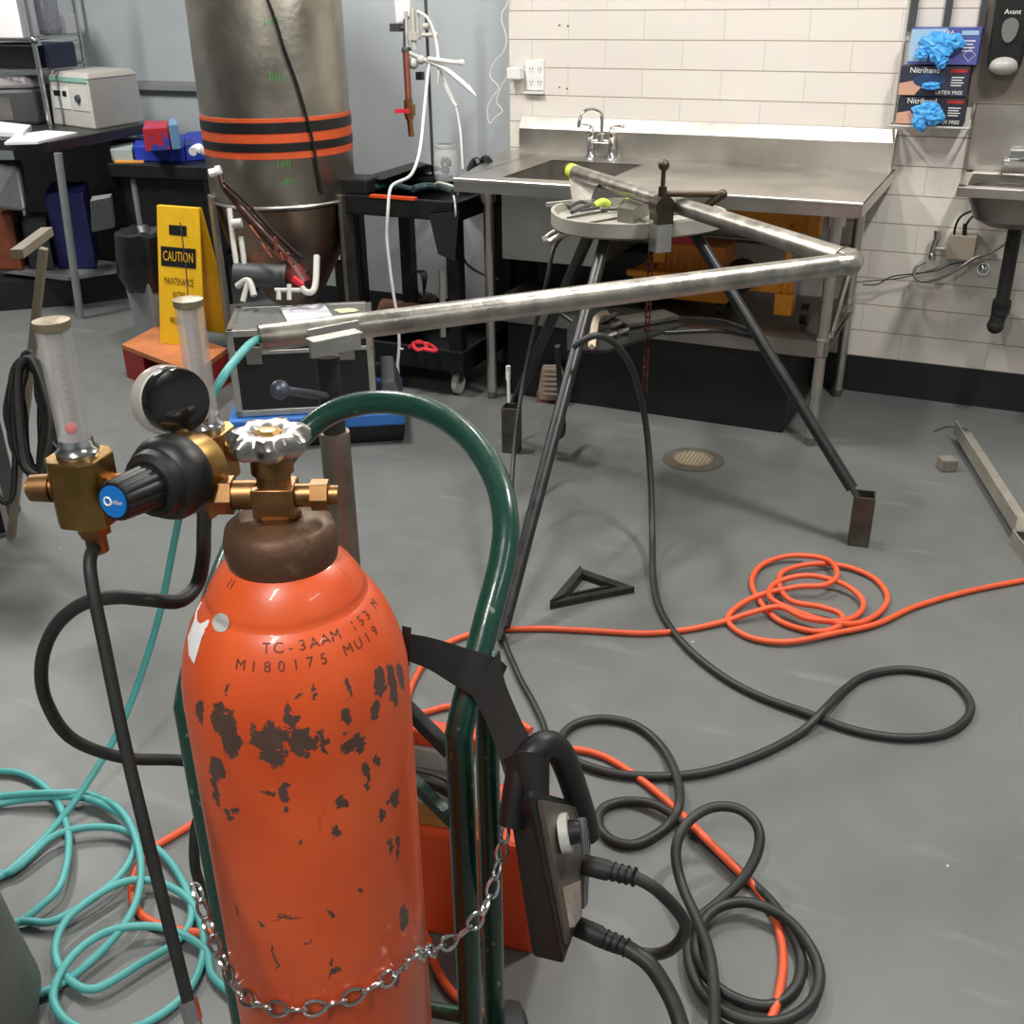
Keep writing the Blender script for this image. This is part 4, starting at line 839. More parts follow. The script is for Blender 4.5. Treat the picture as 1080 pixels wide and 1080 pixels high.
# floor beneath the table
gr = MB(); g0, g1, g2, g3 = F(566, 425), F(640, 420), F(650, 400), F(585, 398)
gr.prism([g0, g1, g2, g3], (0, 0, .045)); gr = gr.build('floor_mat', brownc); tag(gr, 'low brown carton lying on the floor beneath the steel table', 'carton')
b = MB()
for k in range(6):
    p = AY(578, 416-k*5.2, 3.74); b.beam(p+V((-.02, 0, 0)), p+V((.05, 0, .008)), .006, .008)
b.prism([AY(566,421,3.748), AY(600,423,3.748), AY(590,386,3.748), AY(572,386,3.748)], (0,.02,0)); one('ribbed_crate', b, mat('ribbed_tan', (150, 134, 118), .7), 'pale ribbed crate piece on the carton beneath the steel table', 'crate')
one('black_block', MB().bounds((-1.80, 4.10, .393), (-1.15, 4.28, .56)), black, 'black block added as dark backing on the lower shelf under the sink bowl', 'box', bevel=.005)  # black block added to darken the space under the bowl
one('black_block', MB().bounds((-1.80, 3.80, .0), (-.66, 4.30, .325)), black, 'long black box on the floor filling the space beneath the lower shelf', 'box', bevel=.005)  # plain black block filling the space under the lower shelf

# ================================================================== hand sink at right
hs = thing('hand_sink', (0, 4.15, .60), 'stainless wall-hung hand sink with high backsplash at the right edge', 'hand sink')
sx0, sx1, sy0, sy1, szt = -.20, .24, 3.94, 4.33, .905
rim = MB()
for a, b_ in (((sx0, sy0), (sx0+.03, sy1)), ((sx1-.03, sy0), (sx1, sy1)), ((sx0, sy0), (sx1, sy0+.035)), ((sx0, sy1-.05), (sx1, sy1))): rim.bounds((a[0], a[1], szt-.035), (b_[0], b_[1], szt))
rim.build('rim', steel, hs, bevel=.004)
bo = MB(); n = 40; vs = []
cxs, cys = (sx0+sx1)/2, (sy0+sy1)/2-.01
for kx, z in ((1.0, szt-.03), (.98, szt-.06), (.85, szt-.12), (.6, szt-.145), (.0, szt-.15)):
    for i in range(n):
        a = 2*PI*i/n; ca, sa = math.cos(a), math.sin(a); ex = abs(ca)**.6*(1 if ca > 0 else -1); ey = abs(sa)**.6*(1 if sa > 0 else -1)
        vs.append(V((cxs+ex*.19*kx, cys+ey*.165*kx, z)))
bo.add(vs, [(k*n+i, k*n+(i+1) % n, (k+1)*n+(i+1) % n, (k+1)*n+i) for k in range(4) for i in range(n)], True); bo.build('bowl', steelr, hs)
MB().bounds((sx0, WY-.045, szt-.03), (sx1, WY-.03, 1.12)).bounds((sx0, WY-.045, 1.10), (sx1, WY-.004, 1.125)).build('backsplash', steel, hs)
MB().bounds((-.235, WY-.012, 1.126), (.30, WY-.002, 1.75)).build('wall_panel', mat('taupe_panel', (128, 120, 112), .42, .5, var=.06), hs)
fcb = AY(1068, 176, 4.30); MB().bounds((fcb.x-.035, 4.24, szt), (fcb.x+.10, 4.34, szt+.05)).bounds((fcb.x-.02, 4.25, szt+.05), (fcb.x+.10, 4.33, szt+.085)).build('faucet_body', chrome, hs, bevel=.006)
MB().tube([(fcb.x+.06, 4.29, szt+.07), (fcb.x+.06, 4.27, szt+.15), (fcb.x+.05, 4.18, szt+.17), (fcb.x+.05, 4.13, szt+.13)], .010, n=12).build('spout', chrome, hs)
b = MB().cyl((0, 4.15, szt-.15), (.003, 4.15, .47), .024); b.cyl((.003, 4.15, .49), (.003, 4.15, .44), .031); b.cyl((.003, 4.15, .45), (-.004, 4.15, .40), .027); b.sphere((-.004, 4.15, .395), .03); b.cyl((-.004, 4.15, .40), (-.004, 4.36, .42), .024); dp = b.build('drain_pipe', blackr, hs)
MB().lathe([(.033, 0), (.033, .022)], (.003, 4.15, .458), n=10, smooth=False).build('slip_nut', black, dp)
vb_ = thing('valve_box', AY(1013, 260, 4.36), 'small beige control box with steel valves and hose under the hand sink', 'valve box')
va, vb2 = AY(997, 272, 4.33), AY(1031, 249, 4.33)
MB().bounds((va.x, 4.31, va.z), (vb2.x, WY-.002, vb2.z)).build('box', mat('beige_box', (176, 164, 146), .5, var=.05), vb_, bevel=.003)
MB().tube([AY(1006, 250, 4.33), AY(1008, 238, 4.33), AY(1014, 228, 4.33), AY(1026, 222, 4.33), AY(1040, 215, 4.34)], .0045, n=8).tube([AY(1017, 250, 4.33), AY(1018, 240, 4.33), AY(1024, 230, 4.33), AY(1034, 224, 4.34)], .0045, n=8).cyl(AY(1017, 250, 4.33), AY(1018, 236, 4.33), .008).build('wires', black, vb_)
b = MB().cyl(AY(982, 268, 4.34), AY(989, 248, 4.34), .011).cyl(AY(983, 262, 4.34), AY(997, 262, 4.34), .009).sphere(AY(983, 270, 4.34), .016).cyl(AY(988, 252, 4.34), AY(988.5, 243, 4.34), .013, n=8); b.build('stop_valve', chrome, vb_)
b = MB().cyl(AY(1037, 284, WY-.03), AY(1037, 284, WY), .024).sphere(AY(1037, 283, WY-.04), .018); b.build('stop_valve', chrome, vb_)
MB().tube([AY(x, y, yy_) for x, y, yy_ in [(976,276,4.33),(966,282,4.32),(965,292,4.31),(975,297,4.30),(992,293,4.29),(1010,284,4.29),(1028,272,4.30),(1042,268,4.31),(1062,256,4.33)]], .006, n=10).build('braided_hose', steelr, vb_)
MB().tube([AY(x, y, 4.34) for x, y in [(910,300),(925,300),(940,292),(960,289),(985,286),(1003,279),(1020,276)]], .003, n=6).tube([AY(x, y, 4.35) for x, y in [(900,298),(920,296),(945,294),(975,287),(990,282)]], .0025, n=6).build('loose_wires', dgrey, vb_)
# soap dispenser
sd = thing('soap_dispenser', AY(1058, 70, 4.34), 'black wall soap dispenser with grey drip nose above the hand sink', 'soap dispenser')
p0, p1_ = AY(1041, 72, 4.34), AY(1076, 72, 4.34); zt_ = AY(1058, -12, 4.34).z
b = MB(); b.hexa([(p0.x, 4.30, p0.z), (p1_.x, 4.30, p0.z), (p1_.x, WY-.013, p0.z), (p0.x, WY-.013, p0.z), (p0.x-.01, 4.29, zt_), (p1_.x+.02, 4.29, zt_), (p1_.x+.02, WY-.013, zt_), (p0.x-.01, WY-.013, zt_)]); b.build('case', black, sd, bevel=.012)
b = MB().sphere(((p0.x+p1_.x)/2, 4.325, p0.z+.012), .052, n=20, sz=.62); b.build('nose', mat('grey_nose', (176, 176, 170), .35), sd)
b = MB(); wx = (p0.x+p1_.x)/2; n = 20; zc_ = AY(1062, 28, 4.29).z
b.add([V((wx+.026*math.cos(2*PI*i/n), 4.288, zc_+.05*math.sin(2*PI*i/n)*(1 if math.sin(2*PI*i/n) < 0 else .55))) for i in range(n)], [tuple(range(n))]); b.build('window', mat('grey_window', (110, 112, 110), .3), sd)
letters(MB(), 'Avant', .022, (wx, 4.288, zc_+.045), (1, 0, 0), (0, 0, 1), lift=.001).build('lettering', white, sd)
# glove boxes in a wire rack
GA = AY(944, 124, 4.36); GB = AY(1018, 124, 4.36)
rk = thing('glove_rack', (GA.x+.12, 4.36, GA.z), 'pale wire rack on the tiled wall holding three glove boxes', 'wall rack')
b = MB(); rx0, rx1 = GA.x-.008, GA.x+.262; rz0 = GA.z-.02
for x in (rx0, rx1): b.tube([(x, 4.385, rz0), (x, 4.385, 1.62)], .004, n=8, curve=False); b.tube([(x, 4.385, rz0), (x, 4.275, rz0), (x, 4.275, rz0+.03)], .004, n=8, curve=False)
b.tube([(rx0, 4.275, rz0), (rx1, 4.275, rz0)], .004, n=8, curve=False); b.build('wire_frame', offw, rk)
b = MB()
for x in (rx0+.02, (rx0+rx1)/2, rx1-.02): b.bounds((x-.012, 4.375, 1.36), (x+.012, 4.385, 1.62))
b.build('strap', dgrey, rk)
boxes = [(GA.z-.015, .093, 'dark glove box with bright blue gloves bursting out, lowest of the three', 'Nitrihand', (36, 40, 50), 1, 0.0, 'LATEX FREE'),
         (GA.z+.082, .098, 'dark glove box with an oval opening and few gloves, middle of the three', 'Nitrihand', (44, 46, 60), 0, -.005, 'LATEX FREE'),
         (GA.z+.186, .118, 'violet-blue glove box with a big clump of blue gloves, topmost of the three', 'THERA', (78, 84, 150), 2, .012, '')]
for k, (z, h_, lab, word, col, gl, dx, word2) in enumerate(boxes):
    bx = GA.x+.012+dx; wdt = .228; yf = 4.285
    g = thing('glove_box', (bx+wdt/2, 4.33, z), lab, 'glove box', 'glove boxes on the wall')
    MB().bounds((bx, yf, z), (bx+wdt, 4.378, z+h_)).build('carton', mat('glove_carton_%s' % 'abc'[k], col, .45, var=.1), g, bevel=.001)
    MB().hexa([(bx, yf-.0012, z+.003), (bx+.055, yf-.0012, z+.003), (bx+.055, yf, z+.003), (bx, yf, z+.003), (bx, yf-.0012, z+h_*.42), (bx+.10, yf-.0012, z+h_*.62), (bx+.10, yf, z+h_*.62), (bx, yf, z+h_*.42)]).build('hand_picture', mat('skin_print', (196, 150, 128), .5), g) if gl != 2 else MB().hexa([(bx, yf-.0012, z+.01), (bx+.06, yf-.0012, z+.01), (bx+.06, yf, z+.01), (bx, yf, z+.01), (bx, yf-.0012, z+h_*.95), (bx+.12, yf-.0012, z+h_*.98), (bx+.12, yf, z+h_*.98), (bx, yf, z+h_*.95)]).build('pale_print', mat('pale_blue_print', (150, 184, 206), .5), g)
    b = MB(); n = 28; vs = [V((bx+.10+.055*math.cos(2*PI*i/n), yf-.0016, z+h_*.52+h_*.24*math.sin(2*PI*i/n))) for i in range(n)]; b.add(vs, [tuple(range(n))]); b.build('opening', mat('opening_blue', (20, 52, 92), .6), g)
    letters(MB(), word, .026 if gl != 2 else .02, (bx+.08 if gl != 2 else bx+.11, yf, z+h_*.86), (1, 0, 0), (0, 0, 1), lift=.0022).build('lettering', white, g)
    if word2: letters(MB(), word2, .017, (bx+.17, yf, z+h_*.13), (1, 0, 0), (0, 0, 1), lift=.0022).build('lettering', white, g)
    b = MB().bounds((bx+.165, yf-.0015, z+h_*.80), (bx+.22, yf-.0008, z+h_*.92)); b.build('red_patch', red if gl != 2 else MATS['pale_blue_print'], g)
    b = MB()
    for j in range(4): b.bounds((bx+.172, yf-.0015, z+h_*(.36+.09*j)), (bx+.172+.035+.006*(j % 2), yf-.0008, z+h_*(.39+.09*j)))
    b.build('small_print', paper, g)
    if gl == 2:
        b = MB(); cx_, cz_ = bx+.20, z+h_*.27
        P_ = [V((cx_+.02*a, yf, cz_+.02*c)) for a, c in ((0, -1), (1, 0), (0, 1), (-1, 0))]
        for i in range(4): b.beam(P_[i]-V((0, .0015, 0)), P_[(i+1) % 4]-V((0, .0015, 0)), .0012, .0016, upv=(0, 1, 0))
        b.build('diamond_mark', white, g)
    # gloves: crumpled folds pulled out of the slot
    rnd = random.Random(k+3); b = MB()
    blobs = {1: [(0, .50, .050, .030), (-.025, .22, .022, .030), (.02, .35, .04, .028), (-.012, .02, .016, .022)], 0: [(.005, .36, .030, .012)], 2: [(-.02, .62, .050, .030), (.035, .62, .042, .026), (-.06, .28, .024, .018), (.0, .36, .040, .032), (.01, .12, .020, .026)]}[gl]
    for bx_, bz_, ra, rz_ in blobs:
        nu, nv = 18, 10; c0 = V((bx+.105+bx_, yf-.010, z+h_*bz_)); vs = []
        for a in range(nv+1):
            for c in range(nu):
                th1, ph1 = PI*a/nv, 2*PI*c/nu; q = rnd.uniform(.66, 1.22)
                vs.append(c0+V((math.sin(th1)*math.cos(ph1)*ra*q, -.2*.05+math.sin(th1)*math.sin(ph1)*.02*q, math.cos(th1)*rz_*q)))
        b.add(vs, [(a*nu+c, a*nu+(c+1) % nu, (a+1)*nu+(c+1) % nu, (a+1)*nu+c) for a in range(nv) for c in range(nu)])
    b.build('gloves', bluegl, g)

# ================================================================== utility cart with retort stand
kx0, kx1, ky0, ky1, kz = -2.52, -1.93, 3.66, 4.22, .79
kc = thing('utility_cart', ((kx0+kx1)/2, (ky0+ky1)/2, 0), 'black plastic utility cart with two shelves between the tank and the steel table', 'utility cart')
def shelf_(z, dz_, name):
    b = MB(); b.bounds((kx0, ky0, z-dz_), (kx1, ky1, z-dz_+.012))
    for a, c in (((kx0, ky0), (kx1, ky0+.02)), ((kx0, ky1-.02), (kx1, ky1)), ((kx0, ky0), (kx0+.02, ky1)), ((kx1-.02, ky0), (kx1, ky1))): b.bounds((a[0], a[1], z-dz_), (c[0], c[1], z))
    return b.build(name, black, kc, bevel=.005)
shelf_(kz, .075, 'top_shelf'); shelf_(.20, .09, 'bottom_shelf')
for x in (kx0+.055, kx1-.045):
    for y in (ky0+.045, ky1-.045): MB().box((x, y, (kz-.07+.12)/2), (.055, .05, kz-.07-.12)).build('leg', black, kc)
for x in (kx0+.07, kx1-.06):
    for y in (ky0+.06, ky1-.06):
        c_ = MB().cyl((x, y, .055), (x, y, .115), .010); c_.bounds((x-.016, y-.02, .05), (x-.012, y+.02, .10)); c_.bounds((x+.012, y-.02, .05), (x+.016, y+.02, .10)); c_ = c_.build('caster', steelr, kc)
        MB().lathe([(.02, -.011), (.042, -.011), (.044, 0), (.042, .011), (.02, .011)], (x, y, .045), (1, 0, 0), n=24).build('wheel', offw, c_)
MB().bounds((AY(390,205,ky0).x, ky0-.004, kz-.004), (AY(437,205,ky0).x, ky0+.02, kz+.006)).build('label_strip', orange_pl, kc)
K = lambda x, y, z=kz: F(x, y, z)
one('dark_case', MB().box(K(374, 194, kz+.03), (.17, .13, .06), rz=.1), black, 'small black case on the front left corner of the cart top', 'case', bevel=.008)
one('black_bag', MB().hexa([K(372,190), K(398,196), K(470,178), K(440,172), K(385,186,kz+.05), K(402,190,kz+.05), K(452,173,kz+.09), K(440,170,kz+.09)]), blackr, 'black folded bag lying across the cart top behind the green hose', 'bag', bevel=.01)
one('green_coil', MB().tube([K(392,192,kz+.015), K(402,187,kz+.02), K(412,190,kz+.02), K(407,195,kz+.012), K(395,197,kz+.02), K(404,190,kz+.03), K(418,197,kz+.01)], .010, n=8), greenhose, 'dark green hose coil on the front of the cart top', 'hose')
one('dark_tool', MB().tube([K(436,199,kz+.015), K(450,196,kz+.02), K(466,198,kz+.02), K(478,203,kz+.015)], .014, n=8).tube([K(420,196,kz+.02), K(436,200,kz+.015)], .012, n=8, curve=False), mat('dark_teal_tool', (44, 62, 66), .45), 'dark teal handled tool on the cart top near the jar', 'tool')
# jar
jp = K(471, 191, kz); jr = .052
jj = thing('glass_jar', jp, 'clear glass jar with dark bits inside on the cart top', 'jar')
jt = HH(jp, 471, 152)-kz
MB().lathe([(.03, .0), (jr, .006), (jr, jt*.72), (jr*.86, jt*.84), (jr*.78, jt*.88), (jr*.78, jt*.93)], jp, n=32, cap=False).build('body', glass, jj)
MB().lathe([(jr*.84, jt*.92), (jr*.84, jt*.99), (jr*.80, jt), (jr*.70, jt*1.0)], jp, n=32, cap=False).build('rim', mat('jar_rim', (196, 200, 196), .2, alpha=.8), jj)
b = MB(); rnd = random.Random(4)
for i in range(16): a = rnd.uniform(0, 6.28); q = rnd.uniform(0, .03); p = jp+V((math.cos(a)*q, math.sin(a)*q, .02+rnd.random()*jt*.4)); b.cyl(p, p+V((rnd.uniform(-.015,.015), rnd.uniform(-.015,.015), .02)), .006, n=6)
b.build('contents', dgrey, jj)
one('white_handle', MB().tube([K(484,206,kz+.01), K(480,198,kz+.06), K(473,190,kz+.07)+V((0,-.07,.0)), K(468,192,kz+.05)+V((0,-.07,0))], .0055, n=8), offw, 'bent white rod leaning on the glass jar', 'rod')
for i, (pts, lab) in enumerate((([K(478,205,kz+.0), AY(480,215,ky0-.02), AY(481,235,ky0-.02), AY(479,248,ky0-.02)], 'short white strip hanging down the front right of the cart'),)):
    one('white_strip', MB().tube(pts, .004, n=6), white, lab, 'strip')
one('black_cloth', MB().hexa([AY(452,225,ky0-.02), AY(484,220,ky0-.02), AY(484,220,ky0+.03), AY(452,225,ky0+.03), AY(454,224,ky0-.02), AY(486,219,ky0-.02), AY(486,219,ky0+.03), AY(454,224,ky0+.03)]).hexa([AY(462,268,ky0-.03), AY(480,276,ky0-.03), AY(480,276,ky0+.02), AY(462,268,ky0+.02), AY(452,226,ky0-.03), AY(484,222,ky0-.03), AY(484,222,ky0+.02), AY(452,226,ky0+.02)]), blackfab, 'black cloth pouch hanging from the right end of the cart', 'pouch', bevel=.006)
one('grey_rail', MB().tube([AY(466,285,ky0+.0), AY(467,355,ky0+.0)], .014, n=4, curve=False), alu, 'vertical pale metal bar standing in the cart lower shelf', 'bar')
Kb = lambda x, y, z=.13: F(x, y, z)
one('brown_bundle', MB().hexa([Kb(392,345), Kb(440,352), Kb(460,325), Kb(400,318), Kb(396,335,.22), Kb(436,340,.24), Kb(452,322,.24), Kb(402,314,.22)]), brownc, 'brown bundle lying on the cart lower shelf', 'bundle', bevel=.02)
one('red_tangle', MB().tube([Kb(432,366,.2), Kb(442,360,.2), Kb(450,366,.2), Kb(440,369,.2), Kb(436,362,.21), Kb(452,363,.2), Kb(460,370,.2), Kb(446,368,.21)], .008, n=8), redb, 'bright red tangle of tubing on the cart lower shelf', 'tubing')
b = MB()
for k in range(4): b.tube([Kb(446,318,.2), Kb(438-k*3,300,.33), Kb(434+k*3,286,.40), Kb(444+k*2,290,.38), Kb(447,312,.24)], .003, n=6)
b.tube([Kb(430,322,.17), Kb(447,314,.2), Kb(458,318,.18)], .03, n=8)
one('wire_tangle', b, dgrey, 'dark tangle of thin looped wires at the back of the cart lower shelf', 'wires')
one('black_cabinet', MB().bounds((-2.10, 4.24, 0), (-1.90, 4.36, .74)), black, 'black board standing behind the left leg of the steel table', 'board')
b = MB().tube([K(496,178,.80), K(502,170,.88), K(508,176,.86), K(512,168,.9), K(518,176,.86), K(514,182,.82)], .018, n=8).tube([K(494,186,.80), K(505,182,.82), K(519,180,.84)], .012, n=8).bounds((-2.12, 4.26, .74), (-1.96, 4.35, .80))
one('black_wire_heap', b, black, 'heap of black cable on top of the black board by the wall corner', 'cable')
one('grey_tube', MB().tube([AY(486,265,4.2), AY(494,280,4.2), AY(515,292,4.2), AY(533,295,4.2)], .006, n=8), greyp, 'thin grey tube behind the left leg of the steel table', 'tube')

# retort stand
rsb = K(455, 198, kz)+V((0, .25, 0)); rsb = V((AY(457, 190, 4.12).x, 4.12, kz))
rs = thing('retort_stand', rsb, 'tall thin laboratory stand on the cart with clamps and white tubes', 'laboratory stand')
MB().cyl(rsb+V((0,0,.012)), V((rsb.x, rsb.y, 1.75)), .0065, n=12).build('pole', dgrey, rs)
MB().bounds((rsb.x-.07, rsb.y-.05, kz), (rsb.x+.07, rsb.y+.05, kz+.014)).build('base', dgrey, rs)
R_ = lambda x, y, Y=4.05: AY(x, y, Y)
b = MB()
for x0_, x1_, ya, yb, rr in ((428, 430, 12, 55, .007), (435, 437, 8, 52, .011), (440, 441, 12, 40, .008)): b.cyl(R_(x0_, ya), R_(x1_, yb), rr, n=12)
b.box(R_(437, 38), (.04, .03, .03)); b.build('burette', offw, rs)
b = MB().cyl(R_(426, 54), R_(432, 54), .016, n=10); b.sphere(R_(428, 53), .018); b.box(R_(418, 29), (.045, .03, .03)); b.cyl(R_(418, 29), R_(428, 30), .008); b.cyl(R_(427, 20), R_(427, 55), .007); b.build('clamp', dgrey, rs)
b = MB().sphere(R_(436, 67), .022).sphere(R_(444, 63), .018).cyl(R_(430, 55), R_(458, 68), .008).cyl(R_(445, 37), R_(460, 37), .008).sphere(R_(459, 37), .014).cyl(R_(447, 28), R_(453, 27), .012); b.build('stopcock', offw, rs)
MB().box(R_(443, 80), (.026, .026, .03)).build('block', black, rs)
b = thing('copper_tube', R_(433, 143, 4.0), 'vertical copper tube with brass valve and red lever hanging from the stand clamps', 'tube')
MB().cyl(R_(428, 55, 4.02), R_(431, 107, 4.0), .0135).build('tube', copper, b)
MB().cyl(R_(430.5, 105, 4.0), R_(432, 126, 4.0), .018, n=12).cyl(R_(432, 110, 4.0), R_(432, 122, 4.0), .023, n=6, smooth=False).cyl(R_(432, 126, 4.0), R_(434, 144, 4.0), .012).build('body', bronze, b)
MB().beam(R_(417, 117, 3.97), R_(431, 117, 3.97), .012, .016).build('lever', redb, b)
one('paper_tag', MB().hexa([R_(418,24,4.07), R_(432,20,4.07), R_(432,20,4.075), R_(418,24,4.075), R_(415,-8,4.07), R_(433,-8,4.07), R_(433,-8,4.075), R_(415,-8,4.075)]), paper, 'white paper sheet above the laboratory stand clamps', 'paper')
wt_ = thing('white_tube', R_(419, 400, 3.56), 'long white tube hanging from the stand over the front of the cart', 'tube')
MB().tube([R_(x, y, q) for x, y, q in [(463,66,4.05),(454,66,4.04),(452,72,4.02),(450,90,3.9),(447,120,3.8),(444,150,3.72),(440,170,3.66),(432,186,3.62),(416,194,3.60),(411,202,3.58),(409,225,3.56),(408,250,3.56),(411,280,3.56),(415,310,3.56),(419,335,3.56),(421,362,3.56),(419,388,3.56)]], .0062, n=10).build('tube', white, wt_)
MB().cyl(R_(419,386,3.56), R_(418,398,3.56), .008, .014).cyl(R_(418,398,3.56), R_(418,402,3.56), .014).cyl(R_(420,368,3.56), R_(425,368,3.56), .004).build('connector', white, wt_)
one('white_tube', MB().tube([R_(455,65,4.03), R_(470,73,4.0), R_(485,85,3.97), R_(493,92,3.96)], .010, n=10).cyl(R_(493,92,3.96), R_(502,101,3.95), .011, .003), white, 'short fat white tube with pointed tip sticking right from the stand', 'tube')
one('white_tube', MB().tube([R_(440,12,4.04), R_(450,18,4.04), R_(457,32,4.04), R_(461,50,4.04), R_(463,75,4.02), R_(462,88,4.02)], .006, n=8), white, 'white tube curving over the top of the laboratory stand', 'tube')
one('white_tube', MB().tube([R_(452,62,4.03), R_(465,64,4.0), R_(480,66,3.98), R_(487,66,3.97)], .009, n=8).sphere(R_(487,66,3.97), .012), white, 'short white tube stub pointing right at the stand', 'tube')
one('white_tube', MB().tube([R_(464,70,4.03), R_(471,90,4.02), R_(480,110,4.0), R_(485,135,3.99), R_(487,160,3.97), R_(488,178,3.96)], .0045, n=8).tube([R_(464,70,4.05), R_(470,92,4.04), R_(479,110,4.0)], .0035, n=8).cyl(R_(477,106,4.0), R_(481,112,4.0), .008), white, 'thin white tube dropping from the stand to the jar', 'tube')
for px in ((496, 40),): pass

# ================================================================== stainless tank
TK = DZ(296, 170, 4.3); tr_ = .292; tk = thing('steel_tank', (TK.x, TK.y, 0), 'big round stainless steel tank on legs with orange and black bands', 'tank')
zz0 = HH(TK, 296, 208)
MB().lathe([(tr_*.97, zz0-.005), (tr_, zz0+.02), (tr_, 1.9), (tr_*.9, 1.95)], (TK.x, TK.y, 0), n=64).build('body', tank_mat(), tk)
MB().lathe([(tr_*1.0, zz0+.0), (tr_*1.012, zz0+.006), (tr_*1.0, zz0+.012)], (TK.x, TK.y, 0), n=64, cap=False).build('seam_ring', steel, tk)
MB().lathe([(.05, .30), (.12, .36), (tr_*.86, zz0-.16), (tr_*.95, zz0-.01)], (TK.x, TK.y, 0), n=48).build('cone', mat('steel_painted_reflection', (150, 132, 116), .38, 1, vscale=4, col2=(120, 84, 60), th=(.55, .75)), tk)  # brown patches paint an orange reflection into the steel of the cone
zs = [HH(TK, 296, y) for y in (166, 153, 146, 134, 127)]
zt0, zb0 = HH(TK, 296, 122), HH(TK, 296, 158)
for (a, b_, m__, nm) in ((117, 121.5, strap_or, 'orange_band'), (121.5, 132, black, 'black_band'), (132, 142, strap_or, 'orange_band'), (142, 150.5, black, 'black_band'), (150.5, 158, strap_or, 'orange_band')):
    za, zb_ = HH(TK, 296, b_), HH(TK, 296, a); k_ = 1.012 if m__ is black else 1.006
    # the bands sit tilted, as their ellipses show
    MB().lathe([(tr_*k_-.002, za), (tr_*k_, za+.001), (tr_*k_, zb_-.001), (tr_*k_-.002, zb_)], (TK.x, TK.y, 0), n=64, cap=False).build(nm, m__, tk)
tdir = V((-TK.x, -TK.y, 0)).normalized(); trt = V((-tdir.y, tdir.x, 0))
for (px, py, w_) in ((286, 22, 7), (291, 82, 6), (299, 173, 6), (303, 192, 7)):
    d = ray(px, py); 
    # point of the tank wall under this pixel
    a_ = d.x*d.x+d.y*d.y; b_ = -2*(d.x*TK.x+d.y*TK.y); c_ = TK.x**2+TK.y**2-(tr_+.001)**2; t_ = (-b_-math.sqrt(b_*b_-4*a_*c_))/(2*a_); p = V((0,0,H))+d*t_
    n_ = V((p.x-TK.x, p.y-TK.y, 0)).normalized(); r_ = V((-n_.y, n_.x, 0)); mbk = MB(); rnd = random.Random(int(px))
    for i in range(5): q = p+r_*(-.022+.011*i)+V((0,0,rnd.uniform(-.006,.006))); mbk.beam(q-V((0,0,.012)), q+r_*rnd.uniform(-.006,.006)+V((0,0,.012)), .003, .002, upv=tuple(n_))
    mbk.build('green_mark', greenmark, tk)
for (sx, sy, lab) in ((-.97, .25, ''), (.80, .62, ''), (.1, -1.0, '')):
    q = V((TK.x, TK.y, 0))+trt*sx*tr_+tdir*sy*tr_; tang = V((-(q.y-TK.y), q.x-TK.x, 0)).normalized()
    MB().box(V((q.x, q.y, (zz0+.03)/2)), (.075, .018, zz0+.03), rz=math.atan2(tang.y, tang.x)).build('leg', steelr, tk, bevel=.002)
# black hose down the front of the tank
tpts = []
for px, py in ((280,-6),(290,20),(300,52),(312,85),(322,118),(330,150),(335,180),(340,205)):
    d = ray(px, py); a_ = d.x*d.x+d.y*d.y; b_ = -2*(d.x*TK.x+d.y*TK.y); c_ = TK.x**2+TK.y**2-(tr_+.012)**2; t_ = (-b_-math.sqrt(max(0, b_*b_-4*a_*c_)))/(2*a_); tpts.append(V((0,0,H))+d*t_)
one('black_cord', MB().tube(tpts, .0055, n=8), black, 'thin black cord hanging across the front of the steel tank', 'cord')
G_ = lambda x, y, dep=4.0: DZ(x, y, dep)
gl = thing('clamp_arm', G_(225, 182), 'long brown pipe running diagonally down from the tank top left to a red fitting', 'pipe')
MB().tube([G_(232,184), G_(238,200), G_(262,228), G_(290,258), G_(322,290)], .020, n=12, radii=[.011, .012, .020, .022, .02]).build('pipe', mat('brown_pipe', (70, 48, 42), .35, .5, var=.4, vscale=12), gl)
MB().tube([G_(236,192,3.97), G_(262,216,3.97), G_(290,246,3.97), G_(318,272,3.97)], .007, n=8).build('rod', mat('dark_rod', (50, 38, 36), .35, .6), gl)
MB().cyl(G_(221,183), G_(230,181), .016, n=8).cyl(G_(228,181), G_(233,180), .02, n=12).build('knob', white, gl)
MB().cyl(G_(308,285), G_(318,302), .045).build('red_body', mat('dark_red_paint', (92, 26, 28), .4, var=.3), gl)
MB().beam(G_(309,293,3.9), G_(319,301,3.9), .02, .016).build('red_lever', redb, gl)
MB().tube([G_(318,303,3.9), G_(323,308,3.9), G_(330,307,3.9), G_(333,296,3.92), G_(334,270,3.95)], .012, n=8).build('white_hose', offw, gl)
mbx = MB(); rnd = random.Random(9)
for i in range(9): p = G_(273+i*5+rnd.uniform(-3,3), 252+i*4+rnd.uniform(-4,5), 3.9); mbx.beam(p, p+V((rnd.uniform(-.05,.05), 0, rnd.uniform(-.06,.06))), .01, .008)
mbx.build('rag', mat('rust_rag', (120, 66, 46), .8, var=.4), gl)
pm = thing('pump', G_(275, 288), 'dark cylindrical pump under the steel tank with white fittings', 'pump')
MB().cyl(G_(248,289,4.0), G_(303,292,4.0), .045).build('motor', dgrey, pm)
MB().tube([G_(250,302,3.95), G_(262,296,3.93), G_(268,312,3.92)], .012, n=8).tube([G_(256,318,3.93), G_(262,296,3.93)], .010, n=8).build('white_fitting', offw, pm)
MB().cyl(G_(290,306,3.9), G_(318,306,3.9), .008).cyl(G_(294,306,3.9), G_(294,316,3.9), .009).cyl(G_(305,300,3.9), G_(305,316,3.9), .009).build('white_fitting', offw, pm)
